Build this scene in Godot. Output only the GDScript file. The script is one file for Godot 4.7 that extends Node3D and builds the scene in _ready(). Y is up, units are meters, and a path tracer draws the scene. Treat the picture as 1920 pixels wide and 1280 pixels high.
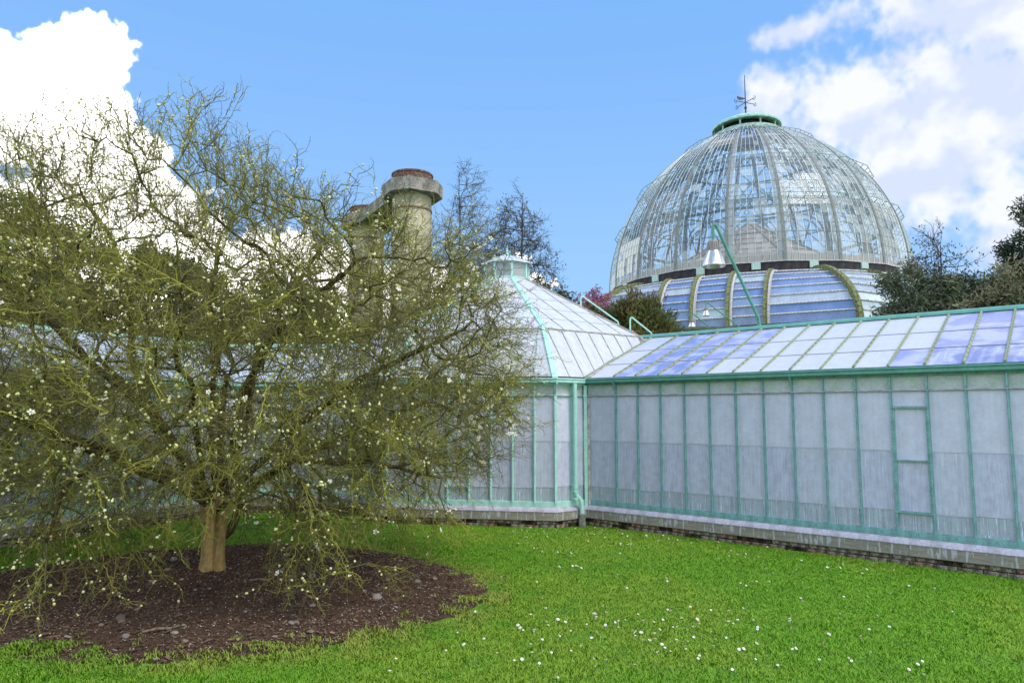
extends Node3D

# ---------------------------------------------------------------- mesh builder
class MB:
	var v := PackedVector3Array()
	var n := PackedVector3Array()
	var uv := PackedVector2Array()
	var ix := PackedInt32Array()
	var off := Vector2.ZERO

	func face(p: Array, nrm: Vector3, t: Array = []) -> void:
		# convex face; nrm points outwards; order of p may be either way
		var k := v.size()
		var a: Vector3 = p[0]
		var b: Vector3 = p[1]
		var c: Vector3 = p[2]
		var ccw := (b - a).cross(c - a).dot(nrm) > 0.0
		var ax := nrm.abs()
		for i in p.size():
			var q: Vector3 = p[i]
			v.append(q)
			n.append(nrm)
			if t.size():
				uv.append(t[i])
			elif ax.z >= ax.x and ax.z >= ax.y:
				uv.append(Vector2(q.x, -q.y) + off)
			elif ax.x >= ax.y:
				uv.append(Vector2(q.z, -q.y) + off)
			else:
				uv.append(Vector2(q.x, q.z) + off)
		for i in range(1, p.size() - 1):
			if ccw:
				ix.append_array([k, k + i + 1, k + i])
			else:
				ix.append_array([k, k + i, k + i + 1])

	func quad(a: Vector3, b: Vector3, c: Vector3, d: Vector3, mid: Vector3) -> void:
		var nn := (b - a).cross(c - a)
		if nn.length_squared() < 1e-14:
			nn = (c - a).cross(d - a)
		nn = nn.normalized()
		if nn.dot((a + b + c + d) * 0.25 - mid) < 0.0:
			nn = -nn
		face([a, b, c, d], nn)

	func box(c: Vector3, s: Vector3, b := Basis()) -> void:
		var h := s * 0.5
		var q := []
		for i in 8:
			q.append(c + b * Vector3(h.x if i & 1 else -h.x, h.y if i & 2 else -h.y, h.z if i & 4 else -h.z))
		for f in [[0, 1, 3, 2], [4, 5, 7, 6], [0, 2, 6, 4], [1, 3, 7, 5], [0, 1, 5, 4], [2, 3, 7, 6]]:
			quad(q[f[0]], q[f[1]], q[f[2]], q[f[3]], c)

	func bar(a: Vector3, b: Vector3, w: float, d: float, up := Vector3.UP) -> void:
		var z := (b - a)
		var l := z.length()
		if l < 1e-5:
			return
		z /= l
		var x := up.cross(z)
		if x.length() < 1e-4:
			x = Vector3.RIGHT.cross(z)
		x = x.normalized()
		box((a + b) * 0.5, Vector3(w, d, l), Basis(x, z.cross(x), z))

	# profile of (z, y) points swept along x; ends sheared by m*z for mitres
	func sweep(pr: Array, x0: float, x1: float, m0 := 0.0, m1 := 0.0) -> void:
		var c := Vector2.ZERO
		for p in pr:
			c += p
		c /= pr.size()
		var mid := Vector3((x0 + x1) * 0.5, c.y, c.x)
		var e0 := []
		var e1 := []
		for p in pr:
			e0.append(Vector3(x0 - m0 * p.x, p.y, p.x))
			e1.append(Vector3(x1 + m1 * p.x, p.y, p.x))
		for i in pr.size():
			var j := (i + 1) % pr.size()
			quad(e0[i], e1[i], e1[j], e0[j], mid)
		face(e0, Vector3.LEFT)
		face(e1, Vector3.RIGHT)

	# convex polygon in xy extruded between z0 and z1
	func prism(p: PackedVector2Array, z0: float, z1: float) -> void:
		var c := Vector2.ZERO
		for q in p:
			c += q
		c /= p.size()
		var mid := Vector3(c.x, c.y, (z0 + z1) * 0.5)
		var t := []
		var bt := []
		for q in p:
			t.append(Vector3(q.x, q.y, z1))
			bt.append(Vector3(q.x, q.y, z0))
		face(t, Vector3.BACK)
		face(bt, Vector3.FORWARD)
		for i in p.size():
			var j := (i + 1) % p.size()
			quad(bt[i], bt[j], t[j], t[i], mid)

	func tube(pts: Array, rad: Array, sides := 8, caps := true) -> void:
		var m := pts.size()
		var k := v.size()
		var dist := 0.0
		var x := Vector3.ZERO
		for i in m:
			var d: Vector3 = (pts[mini(i + 1, m - 1)] - pts[maxi(i - 1, 0)]).normalized()
			if i > 0:
				dist += (pts[i] - pts[i - 1]).length()
			x -= d * x.dot(d)
			if x.length() < 0.1:
				x = d.cross(Vector3.UP if absf(d.y) < 0.9 else Vector3.RIGHT)
			x = x.normalized()
			var y := d.cross(x)
			for j in sides + 1:
				var a := TAU * j / sides
				var o := x * cos(a) + y * sin(a)
				v.append(pts[i] + o * rad[i])
				n.append(o)
				uv.append(Vector2(a / TAU * rad[0] * 6.0, dist) + off)
		for i in m - 1:
			for j in sides:
				var p := k + i * (sides + 1) + j
				var q := p + sides + 1
				ix.append_array([p, q, p + 1, p + 1, q, q + 1])
		if caps:
			for e in [0, m - 1]:
				var d2: Vector3 = (pts[e] - pts[1 if e == 0 else m - 2]).normalized()
				var ring := []
				for j in sides:
					ring.append(v[k + e * (sides + 1) + j])
				face(ring, d2)

	# surface of revolution about y; profile of (r, y), from top to bottom
	func lathe(c: Vector3, pr: Array, seg := 24, flat := false) -> void:
		for i in pr.size() - 1:
			var a: Vector2 = pr[i]
			var b: Vector2 = pr[i + 1]
			var sl := Vector2(a.y - b.y, b.x - a.x).normalized()
			for j in seg:
				var t0 := TAU * j / seg
				var t1 := TAU * (j + 1) / seg
				var d0 := Vector3(sin(t0), 0, cos(t0))
				var d1 := Vector3(sin(t1), 0, cos(t1))
				var p := [c + d0 * a.x + Vector3.UP * a.y, c + d1 * a.x + Vector3.UP * a.y, c + d1 * b.x + Vector3.UP * b.y, c + d0 * b.x + Vector3.UP * b.y]
				var n0 := d0 * sl.x + Vector3.UP * sl.y
				var n1 := d1 * sl.x + Vector3.UP * sl.y
				if flat:
					n0 = (n0 + n1).normalized()
					n1 = n0
				var k := v.size()
				v.append_array(PackedVector3Array(p))
				n.append_array(PackedVector3Array([n0, n1, n1, n0]))
				var ru := maxf(a.x, b.x)
				uv.append_array(PackedVector2Array([Vector2(t0 * ru, -a.y), Vector2(t1 * ru, -a.y), Vector2(t1 * ru, -b.y), Vector2(t0 * ru, -b.y)]))
				ix.append_array([k, k + 1, k + 2, k, k + 2, k + 3])

	func mesh() -> ArrayMesh:
		var m := ArrayMesh.new()
		if v.is_empty():
			return m
		var a := []
		a.resize(Mesh.ARRAY_MAX)
		a[Mesh.ARRAY_VERTEX] = v
		a[Mesh.ARRAY_NORMAL] = n
		a[Mesh.ARRAY_TEX_UV] = uv
		a[Mesh.ARRAY_INDEX] = ix
		m.add_surface_from_arrays(Mesh.PRIMITIVE_TRIANGLES, a)
		return m

# ---------------------------------------------------------------- helpers
var rng := RandomNumberGenerator.new()
var M := {}
var used := {}

func lin(r: float, g: float, b: float, a := 1.0) -> Color:
	var c := Color(r, g, b).linear_to_srgb()
	c.a = a
	return c

func numbered(s: String) -> String:
	if not used.has(s):
		used[s] = 0
		return s
	used[s] += 1
	return "%s_%03d" % [s, used[s]]

func thing(called: String, label: String, category: String, at := Vector3.ZERO, group := "") -> Node3D:
	var o := Node3D.new()
	o.name = numbered(called)
	add_child(o)
	o.position = at
	tag(o, label, category, group)
	return o

func tag(o: Node3D, label: String, category: String, group := "") -> void:
	o.set_meta("label", label)
	if category:
		o.set_meta("category", category)
	if group:
		o.set_meta("group", group)

func part(called: String, mesh: Mesh, mat: Material, parent: Node3D, xf := Transform3D(), kind := "") -> MeshInstance3D:
	var o := MeshInstance3D.new()
	o.name = called
	o.mesh = mesh
	o.material_override = mat
	parent.add_child(o, true)
	o.transform = xf
	if kind:
		o.set_meta("kind", kind)
	return o

func alone(called: String, mesh: Mesh, mat: Material, kind := "", xf := Transform3D()) -> MeshInstance3D:
	var o := MeshInstance3D.new()
	o.name = numbered(called)
	o.mesh = mesh
	o.material_override = mat
	add_child(o)
	o.transform = xf
	if kind:
		o.set_meta("kind", kind)
	return o

func many(called: String, mesh: Mesh, mat: Material, xfs: Array, cols: PackedColorArray, parent: Node3D = null) -> MultiMeshInstance3D:
	var mm := MultiMesh.new()
	mm.transform_format = MultiMesh.TRANSFORM_3D
	mm.use_colors = cols.size() > 0
	mm.mesh = mesh
	mm.instance_count = xfs.size()
	for i in xfs.size():
		mm.set_instance_transform(i, xfs[i])
		if cols.size():
			mm.set_instance_color(i, cols[i])
	var o := MultiMeshInstance3D.new()
	o.multimesh = mm
	o.material_override = mat
	if parent:
		o.name = called
		parent.add_child(o, true)
	else:
		o.name = numbered(called)
		add_child(o)
	o.set_meta("kind", "stuff")
	return o

func std(c: Color, rough := 0.7, spec := 0.5) -> StandardMaterial3D:
	var m := StandardMaterial3D.new()
	m.albedo_color = c
	m.roughness = rough
	m.metallic_specular = spec
	return m

func glass(c: Color, alpha: float, rough := 0.05) -> StandardMaterial3D:
	var m := std(c, rough)
	m.albedo_color.a = alpha
	m.transparency = BaseMaterial3D.TRANSPARENCY_ALPHA
	m.cull_mode = BaseMaterial3D.CULL_DISABLED
	return m

func noise(seed_: int, freq: float, oct := 4, kind := FastNoiseLite.TYPE_SIMPLEX_SMOOTH) -> FastNoiseLite:
	var f := FastNoiseLite.new()
	f.seed = seed_
	f.frequency = freq
	f.noise_type = kind
	f.fractal_octaves = oct
	return f

const TS := 512
var na: PackedByteArray
var nb: PackedByteArray
var nc: PackedByteArray

func nz(a: PackedByteArray, x: int, y: int) -> float:
	return a[(posmod(y, TS)) * TS + posmod(x, TS)] / 255.0

func make_noises() -> void:
	na = noise(11, 0.05, 3).get_seamless_image(TS, TS).get_data()
	nb = noise(12, 0.012, 4).get_seamless_image(TS, TS).get_data()
	nc = noise(13, 0.004, 3).get_seamless_image(TS, TS).get_data()

func paint_tex(fn: Callable, w := TS, h := TS) -> ImageTexture:
	var d := PackedByteArray()
	d.resize(w * h * 3)
	var k := 0
	for y in h:
		for x in w:
			var c: Color = fn.call(x, y)
			d[k] = int(clampf(c.r, 0, 1) * 255.0)
			d[k + 1] = int(clampf(c.g, 0, 1) * 255.0)
			d[k + 2] = int(clampf(c.b, 0, 1) * 255.0)
			k += 3
	var im := Image.create_from_data(w, h, false, Image.FORMAT_RGB8, d)
	return ImageTexture.create_from_image(im)

func textured(tex: Texture2D, metres: Vector2, rough := 0.7, spec := 0.5) -> StandardMaterial3D:
	var m := std(Color.WHITE, rough, spec)
	m.albedo_texture = tex
	m.uv1_scale = Vector3(1.0 / metres.x, 1.0 / metres.y, 1)
	return m

func mottle(c: Color, amount: float, metres: float, rough := 0.7, spec := 0.5, relief := 0.0) -> StandardMaterial3D:
	# a colour with uneven weathering, mapped in the object's own metres
	var key := "mot%d" % int(amount * 100)
	if not M.has(key):
		M[key] = paint_tex(func(x, y):
			var t: float = 1.0 - amount * 0.75 + amount * (0.55 * nz(nb, x, y) + 0.45 * nz(na, x, y)) * 1.5 - amount * 0.35
			return Color(t, t, t), 256, 256)
	var m := std(c, rough, spec)
	m.albedo_texture = M[key]
	m.uv1_triplanar = true
	m.uv1_scale = Vector3.ONE / metres
	if relief > 0.0:
		m.heightmap_enabled = true
		m.heightmap_texture = M[key]
		m.heightmap_scale = relief
	return m

func make_materials() -> void:
	make_noises()
	# whitewashed wall glass: upper panes, evenly mottled
	M.pane_up = textured(paint_tex(func(x, y):
		var t: float = 0.91 + 0.13 * nz(na, x, y) + 0.16 * (nz(nb, x, y) - 0.5) + 0.10 * (nz(nb, x * 4, y / 4) - 0.5)
		return lin(0.60 * t, 0.62 * t, 0.755 * t)), Vector2(1.3, 1.3), 0.42, 0.4)
	# lower panes: streaked by rain
	M.pane_low = textured(paint_tex(func(x, y):
		var s: float = nz(na, x * 3, int(y * 0.0625) + 40)
		var s2: float = nz(nb, x * 8, y / 2 + 77)
		var fine: float = nz(na, x, y)
		var t := 0.515 + 0.10 * (nz(nb, x, y) - 0.5) + 0.10 * (nz(nb, x * 5, y / 4) - 0.5)
		t += 0.15 * smoothstep(0.60, 0.80, s) * smoothstep(0.40, 0.65, s2)
		t -= 0.09 * smoothstep(0.42, 0.22, s) * smoothstep(0.35, 0.6, nz(nb, x + 60, y))
		t += 0.05 * (fine - 0.5)
		return lin(1.0 * t, 1.04 * t, 1.33 * t)), Vector2(0.9, 0.9), 0.35, 0.45)
	M.pane_low_plain = textured(paint_tex(func(x, y):
		var s: float = nz(na, x * 2, int(y * 0.0625) + 140)
		var t := 0.53 + 0.10 * (nz(nb, x, y) - 0.5) + 0.12 * (nz(nb, x * 4, y / 4 + 200) - 0.5) + 0.05 * (nz(na, x, y) - 0.5)
		t += 0.13 * smoothstep(0.68, 0.84, s) * smoothstep(0.45, 0.65, nz(nb, x * 6, y + 99))
		var bl: float = smoothstep(0.77, 0.90, nz(nb, x * 2 + 31, y * 3 + 12)) * 0.55
		return lin(1.0 * t, 1.05 * t, 1.30 * t).lerp(lin(0.62, 0.27, 0.33), bl)), Vector2(0.9, 0.9), 0.38, 0.45)
	M.pane_foot = textured(paint_tex(func(x, y):
		var s: float = nz(na, x * 2, int(y * 0.03125) + 190)
		var s2: float = nz(nb, x * 8, y + 300)
		var t := 0.43 + 0.08 * (nz(nb, x, y) - 0.5)
		t += 0.30 * smoothstep(0.60, 0.76, s) * smoothstep(0.3, 0.55, s2)
		t -= 0.14 * smoothstep(0.45, 0.28, s) * smoothstep(0.2, 0.6, nz(na, x * 2, y))
		t = maxf(t, 0.05)
		return lin(0.96 * t, 1.08 * t, 1.25 * t + 0.015)), Vector2(0.9, 0.9), 0.35, 0.45)
	M.pane_top = textured(paint_tex(func(x, y):
		var t: float = 0.88 + 0.25 * nz(na, x, y) + 0.2 * (nz(nb, x, y) - 0.5)
		var g: float = smoothstep(0.5, 0.8, nz(nb, x + 90, y))
		return lin((0.47 - 0.08 * g) * t, 0.52 * t, (0.53 - 0.12 * g) * t)), Vector2(0.9, 0.9), 0.5, 0.3)
	# roof glass, thickly whitewashed, and thinly washed panes
	M.roof_wash = textured(paint_tex(func(x, y):
		var t: float = 0.93 + 0.12 * (nz(nb, x, y) - 0.4) + 0.05 * nz(na, x, y) + 0.08 * (nz(nb, x * 6, y / 2) - 0.5)
		return lin(0.575 * t, 0.595 * t, 0.665 * t)), Vector2(1.7, 1.7), 0.32, 0.5)
	M.roof_thin = textured(paint_tex(func(x, y):
		var w: float = smoothstep(0.35, 0.75, nz(nb, x, y)) * 0.5 + 0.2 * nz(na, x, y) + 0.25 * smoothstep(0.5, 0.7, nz(nb, x * 6, y / 2))
		return lin(0.17, 0.20, 0.47).lerp(lin(0.575, 0.595, 0.665), clampf(w, 0, 1))), Vector2(3.1, 3.1), 0.18, 0.6)
	M.roof_mid = textured(paint_tex(func(x, y):
		var w: float = smoothstep(0.25, 0.7, nz(nb, x + 200, y)) * 0.6 + 0.2 * nz(na, x, y)
		return lin(0.27, 0.29, 0.58).lerp(lin(0.575, 0.595, 0.665), clampf(w, 0, 1))), Vector2(3.1, 3.1), 0.22, 0.6)
	M.roof_grey = textured(paint_tex(func(x, y):
		var s: float = nz(na, x * 3, y / 16 + 60)
		var s2: float = nz(nb, x * 6, y / 2)
		var t := 0.58 + 0.10 * (nz(nb, x, y) - 0.5) - 0.20 * smoothstep(0.56, 0.8, s) * smoothstep(0.2, 0.6, s2) + 0.06 * (nz(na, x, y) - 0.5)
		return lin(0.98 * t, 1.02 * t, 1.10 * t)), Vector2(1.1, 1.1), 0.45, 0.4)
	M.roof_white = textured(paint_tex(func(x, y):
		var s: float = nz(na, x * 2, y / 16 + 260)
		var t: float = 0.62 + 0.10 * (nz(nb, x, y) - 0.5) - 0.12 * smoothstep(0.58, 0.85, s) + 0.05 * (nz(na, x, y) - 0.5)
		return lin(0.97 * t, 1.0 * t, 1.10 * t)), Vector2(1.5, 1.5), 0.35, 0.45)
	# old concrete with white lime drips
	M.concrete = textured(paint_tex(func(x, y):
		var yy: float = float(y) / TS
		var s: float = nz(na, x * 2, 33 + y / 32)
		var reach: float = nz(nb, x * 3, 410) * 1.25
		var t := 0.265 + 0.11 * (nz(nb, x, y) - 0.5) + 0.13 * (nz(na, x, y) - 0.5)
		var drip: float = smoothstep(0.60, 0.72, s) * smoothstep(reach, reach - 0.2, yy)
		return lin(1.06 * t, 0.99 * t, 0.82 * t).lerp(lin(0.50, 0.50, 0.56), clampf(drip, 0, 0.85))), Vector2(2.1, 0.21), 0.9, 0.2)
	M.concrete_plain = mottle(lin(0.42, 0.40, 0.35), 0.6, 0.9, 0.9, 0.2, 0.4)
	M.render = mottle(lin(0.60, 0.54, 0.39), 0.4, 2.4, 0.9, 0.2)
	M.lead = mottle(lin(0.60, 0.57, 0.68), 0.35, 0.5, 0.6)
	M.mint = mottle(lin(0.45, 0.80, 0.71), 0.13, 0.45, 0.45)
	M.mint_pale = mottle(lin(0.52, 0.72, 0.66), 0.3, 0.4, 0.5)
	M.teal = mottle(lin(0.23, 0.47, 0.47), 0.3, 0.35, 0.5)
	M.green = mottle(lin(0.12, 0.36, 0.30), 0.2, 0.6, 0.45)
	M.lichen_bar = mottle(lin(0.46, 0.55, 0.36), 0.6, 0.16, 0.85)
	M.dirty_white = mottle(lin(0.58, 0.56, 0.52), 0.5, 0.3, 0.8)
	M.dark = std(lin(0.03, 0.03, 0.035), 0.9)
	M.soil_wall = mottle(lin(0.10, 0.075, 0.055), 0.8, 0.3, 0.95, 0.1, 0.6)
	M.brick = []
	for c in [[0.42, 0.34, 0.26], [0.48, 0.41, 0.33], [0.44, 0.39, 0.32], [0.47, 0.29, 0.22], [0.40, 0.34, 0.27]]:
		M.brick.append(mottle(lin(c[0], c[1], c[2]), 0.8, 0.22, 0.95, 0.15, 0.5))
	# big dome
	M.dome_glass = glass(lin(0.66, 0.76, 0.84), 0.13, 0.03)
	M.dome_glass.metallic_specular = 0.3
	M.dome_clear = glass(lin(0.55, 0.70, 0.85), 0.04, 0.03)
	M.dome_clear.metallic_specular = 0.35
	M.dome_haze = glass(lin(0.72, 0.78, 0.80), 0.34, 0.05)
	M.dome_haze.metallic_specular = 0.22
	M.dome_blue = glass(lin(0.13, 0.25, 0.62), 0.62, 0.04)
	M.dome_white = std(lin(0.62, 0.60, 0.55), 0.4)
	M.dome_bar = std(lin(0.80, 0.90, 0.88), 0.5)
	M.dome_rib = mottle(lin(0.27, 0.29, 0.28), 0.4, 1.2, 0.7)
	M.iron = std(lin(0.17, 0.23, 0.30), 0.7)
	M.iron_pale = std(lin(0.27, 0.29, 0.30), 0.7)
	M.drum = mottle(lin(0.05, 0.042, 0.048), 0.6, 1.5, 0.85)
	M.moss_rib = mottle(lin(0.30, 0.33, 0.14), 0.7, 0.7, 0.9)
	M.purlin = mottle(lin(0.80, 0.79, 0.78), 0.5, 0.5, 0.8)
	M.copper = mottle(lin(0.47, 0.80, 0.68), 0.35, 1.5, 0.6)
	M.apron = []
	for c in [[0.18, 0.27, 0.52], [0.27, 0.37, 0.58], [0.46, 0.58, 0.66], [0.45, 0.52, 0.62], [0.27, 0.33, 0.50], [0.52, 0.61, 0.67]]:
		var am := mottle(lin(c[0], c[1], c[2]), 0.16, 4.0, 0.12, 0.5)
		M.apron.append(am)
	M.lamp_metal = std(lin(0.62, 0.61, 0.58), 0.28)
	M.lamp_metal.metallic = 0.75
	M.lamp_neck = mottle(lin(0.40, 0.37, 0.34), 0.4, 0.1, 0.6)
	# plants
	M.bark = mottle(lin(0.25, 0.19, 0.09), 0.7, 0.25, 0.9, 0.2, 0.8)
	M.bark_dark = mottle(lin(0.13, 0.105, 0.048), 0.7, 0.2, 0.9, 0.2, 0.6)
	M.twig = std(Color.WHITE, 0.65, 0.4)
	M.twig.vertex_color_use_as_albedo = true
	M.bud = std(Color.WHITE, 0.6)
	M.bud.vertex_color_use_as_albedo = true
	M.bud.backlight_enabled = true
	M.bud.backlight = Color(0.35, 0.35, 0.3)
	M.leaf = std(Color.WHITE, 0.5, 0.5)
	M.leaf.vertex_color_use_as_albedo = true
	M.leaf.backlight_enabled = true
	M.leaf.backlight = Color(0.3, 0.35, 0.12)
	M.leaf.cull_mode = BaseMaterial3D.CULL_DISABLED
	M.chip = std(Color.WHITE, 0.95, 0.15)
	M.chip.vertex_color_use_as_albedo = true

# ---------------------------------------------------------------- sky
const SKY_MUL := 2.6

func coded(c: Color) -> Color:
	# a colour with values above one, for a picture that is shown SKY_MUL times as bright
	return lin(c.r / SKY_MUL, c.g / SKY_MUL, c.b / SKY_MUL)

func cloud_at(az: float, el: float, n1: float, n2: float) -> float:
	# density of cloud in a direction (degrees), n1 billows, n2 fine
	var d := -1.0
	# bulging white bank on the left, from the horizon up
	for b in [[-33.4, 24.4, 3.1, 2.9], [-35.6, 22.6, 2.6, 3.0], [-38.0, 20.5, 4.0, 4.3], [-33.6, 20.0, 4.0, 4.2], [-31.5, 16.5, 4.6, 4.6], [-45.0, 18.0, 8.0, 6.5], [-28.5, 12.0, 6.5, 5.5], [-36.0, 9.0, 16.0, 7.0], [-19.0, 8.5, 9.0, 6.0], [-9.0, 6.5, 9.0, 5.5], [1.2, 9.0, 2.2, 3.6]]:
		var q := Vector2((az - b[0]) / b[2], (el - b[1]) / b[3]).length()
		d = maxf(d, (1.0 - q) * minf(b[2], b[3]) * 0.34)
	d = d + (n1 - 0.5) * 0.95 + (n2 - 0.5) * 0.42
	# looser bank on the right
	var e := -1.0
	for b in [[34.5, 20.5, 11.5, 7.5], [39.0, 28.0, 11.5, 9.0], [27.5, 22.6, 5.5, 3.4], [22.0, 24.2, 2.6, 2.0], [23.2, 28.2, 2.9, 1.1], [32.0, 16.5, 6.0, 3.4], [38.0, 12.5, 4.0, 3.0], [48.0, 20.0, 14.0, 12.0]]:
		var q2 := Vector2((az - b[0]) / b[2], (el - b[1]) / b[3]).length()
		e = maxf(e, (1.0 - q2) * 1.0)
	e = e * 1.5 + 0.16 + (n1 - 0.5) * 1.6 + (n2 - 0.5) * 0.6
	return maxf(smoothstep(-0.05, 0.16, d) * 1.0, 0.96 * smoothstep(-0.25, 0.95, e))

func sky_row(el: float) -> Color:
	var t := clampf(el / 45.0, 0, 1)
	var c := Color(0.265, 0.455, 0.72).lerp(Color(0.152, 0.330, 0.655), smoothstep(0.0, 0.75, t))
	if el > 45.0:
		c = Color(0.152, 0.330, 0.655).lerp(Color(0.105, 0.235, 0.54), smoothstep(45, 90, el))
	return c

func sky_image() -> Image:
	var W := 4096
	var H := 2048
	var n1 := noise(5, 0.02, 5)
	var n2 := noise(6, 0.09, 4)
	var scattered := noise(8, 0.9, 5)
	# whole sphere, coarse
	var w := 512
	var h := 256
	var d := PackedByteArray()
	d.resize(w * h * 3)
	for y in h:
		var el := 90.0 - (y + 0.5) * 180.0 / h
		var base := sky_row(maxf(el, 0.0))
		for x in w:
			var az := wrapf((x + 0.5) * 360.0 / w, -180.0, 180.0)
			var c := base
			if el > 0.0:
				var dir := Vector3(sin(deg_to_rad(az)) * cos(deg_to_rad(el)), sin(deg_to_rad(el)), -cos(deg_to_rad(az)) * cos(deg_to_rad(el)))
				var q := dir / (dir.y + 0.35)
				var s := scattered.get_noise_3d(q.x * 1.4 + 3.0, q.z * 1.4, 0.0)
				var cov := 0.92 * smoothstep(-0.02, 0.28, s)
				var inside := smoothstep(52.0, 44.0, absf(az)) * smoothstep(50.0, 42.0, el)
				if inside > 0.0:
					var mine := cloud_at(az, el, n1.get_noise_2d(az * 11.4, el * 11.4) * 0.5 + 0.5, n2.get_noise_2d(az * 11.4, el * 11.4) * 0.5 + 0.5)
					cov = lerpf(cov, mine, inside)
				c = base.lerp(Color(2.3, 2.25, 2.2) if az < 10.0 or absf(az) > 60.0 else Color(0.56, 0.59, 0.67), cov)
			else:
				c = Color(0.10, 0.13, 0.10)
			c = coded(c)
			var k := (y * w + x) * 3
			d[k] = int(c.r * 255.0)
			d[k + 1] = int(c.g * 255.0)
			d[k + 2] = int(c.b * 255.0)
	var im := Image.create_from_data(w, h, false, Image.FORMAT_RGB8, d)
	im.resize(W, H, Image.INTERPOLATE_CUBIC)
	# finer where the clouds have detail
	var ax0 := -42.0
	var ax1 := 42.0
	var x0 := int((ax0 + 180.0) / 360.0 * W)
	var x1 := int((ax1 + 180.0) / 360.0 * W)
	var y0 := int((90.0 - 42.0) / 180.0 * H)
	var y1 := int(90.0 / 180.0 * H)
	var pw := x1 - x0
	var ph := y1 - y0
	var p := PackedByteArray()
	p.resize(pw * ph * 3)
	var ks := 0
	for y in ph:
		var el := 90.0 - (y + y0 + 0.5) * 180.0 / H
		var base := sky_row(el)
		for x in pw:
			var az := (x + x0 + 0.5) * 360.0 / W - 180.0
			var c := base
			if az < 8.0 and el < 34.0 or az > 15.0:
				var cov := cloud_at(az, el, n1.get_noise_2d(az * 11.4, el * 11.4) * 0.5 + 0.5, n2.get_noise_2d(az * 11.4, el * 11.4) * 0.5 + 0.5)
				if cov > 0.0:
					var white := Color(2.3, 2.25, 2.2) if az < 10.0 else Color(0.49, 0.545, 0.68).lerp(Color(0.66, 0.675, 0.72), clampf(0.5 + 2.2 * n1.get_noise_2d(az * 7.0 + 300.0, el * 9.0), 0, 1))
					c = base.lerp(white, cov)
			c = coded(c)
			p[ks] = int(c.r * 255.0)
			p[ks + 1] = int(c.g * 255.0)
			p[ks + 2] = int(c.b * 255.0)
			ks += 3
	# the middle of the finer part faces the camera, which looks at the seam of the picture
	var fine := Image.create_from_data(pw, ph, false, Image.FORMAT_RGB8, p)
	var half := W / 2
	im.blit_rect(fine, Rect2i(0, 0, half - x0, ph), Vector2i(x0 + half, y0))
	im.blit_rect(fine, Rect2i(half - x0, 0, x1 - half, ph), Vector2i(0, y0))
	return im

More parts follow.
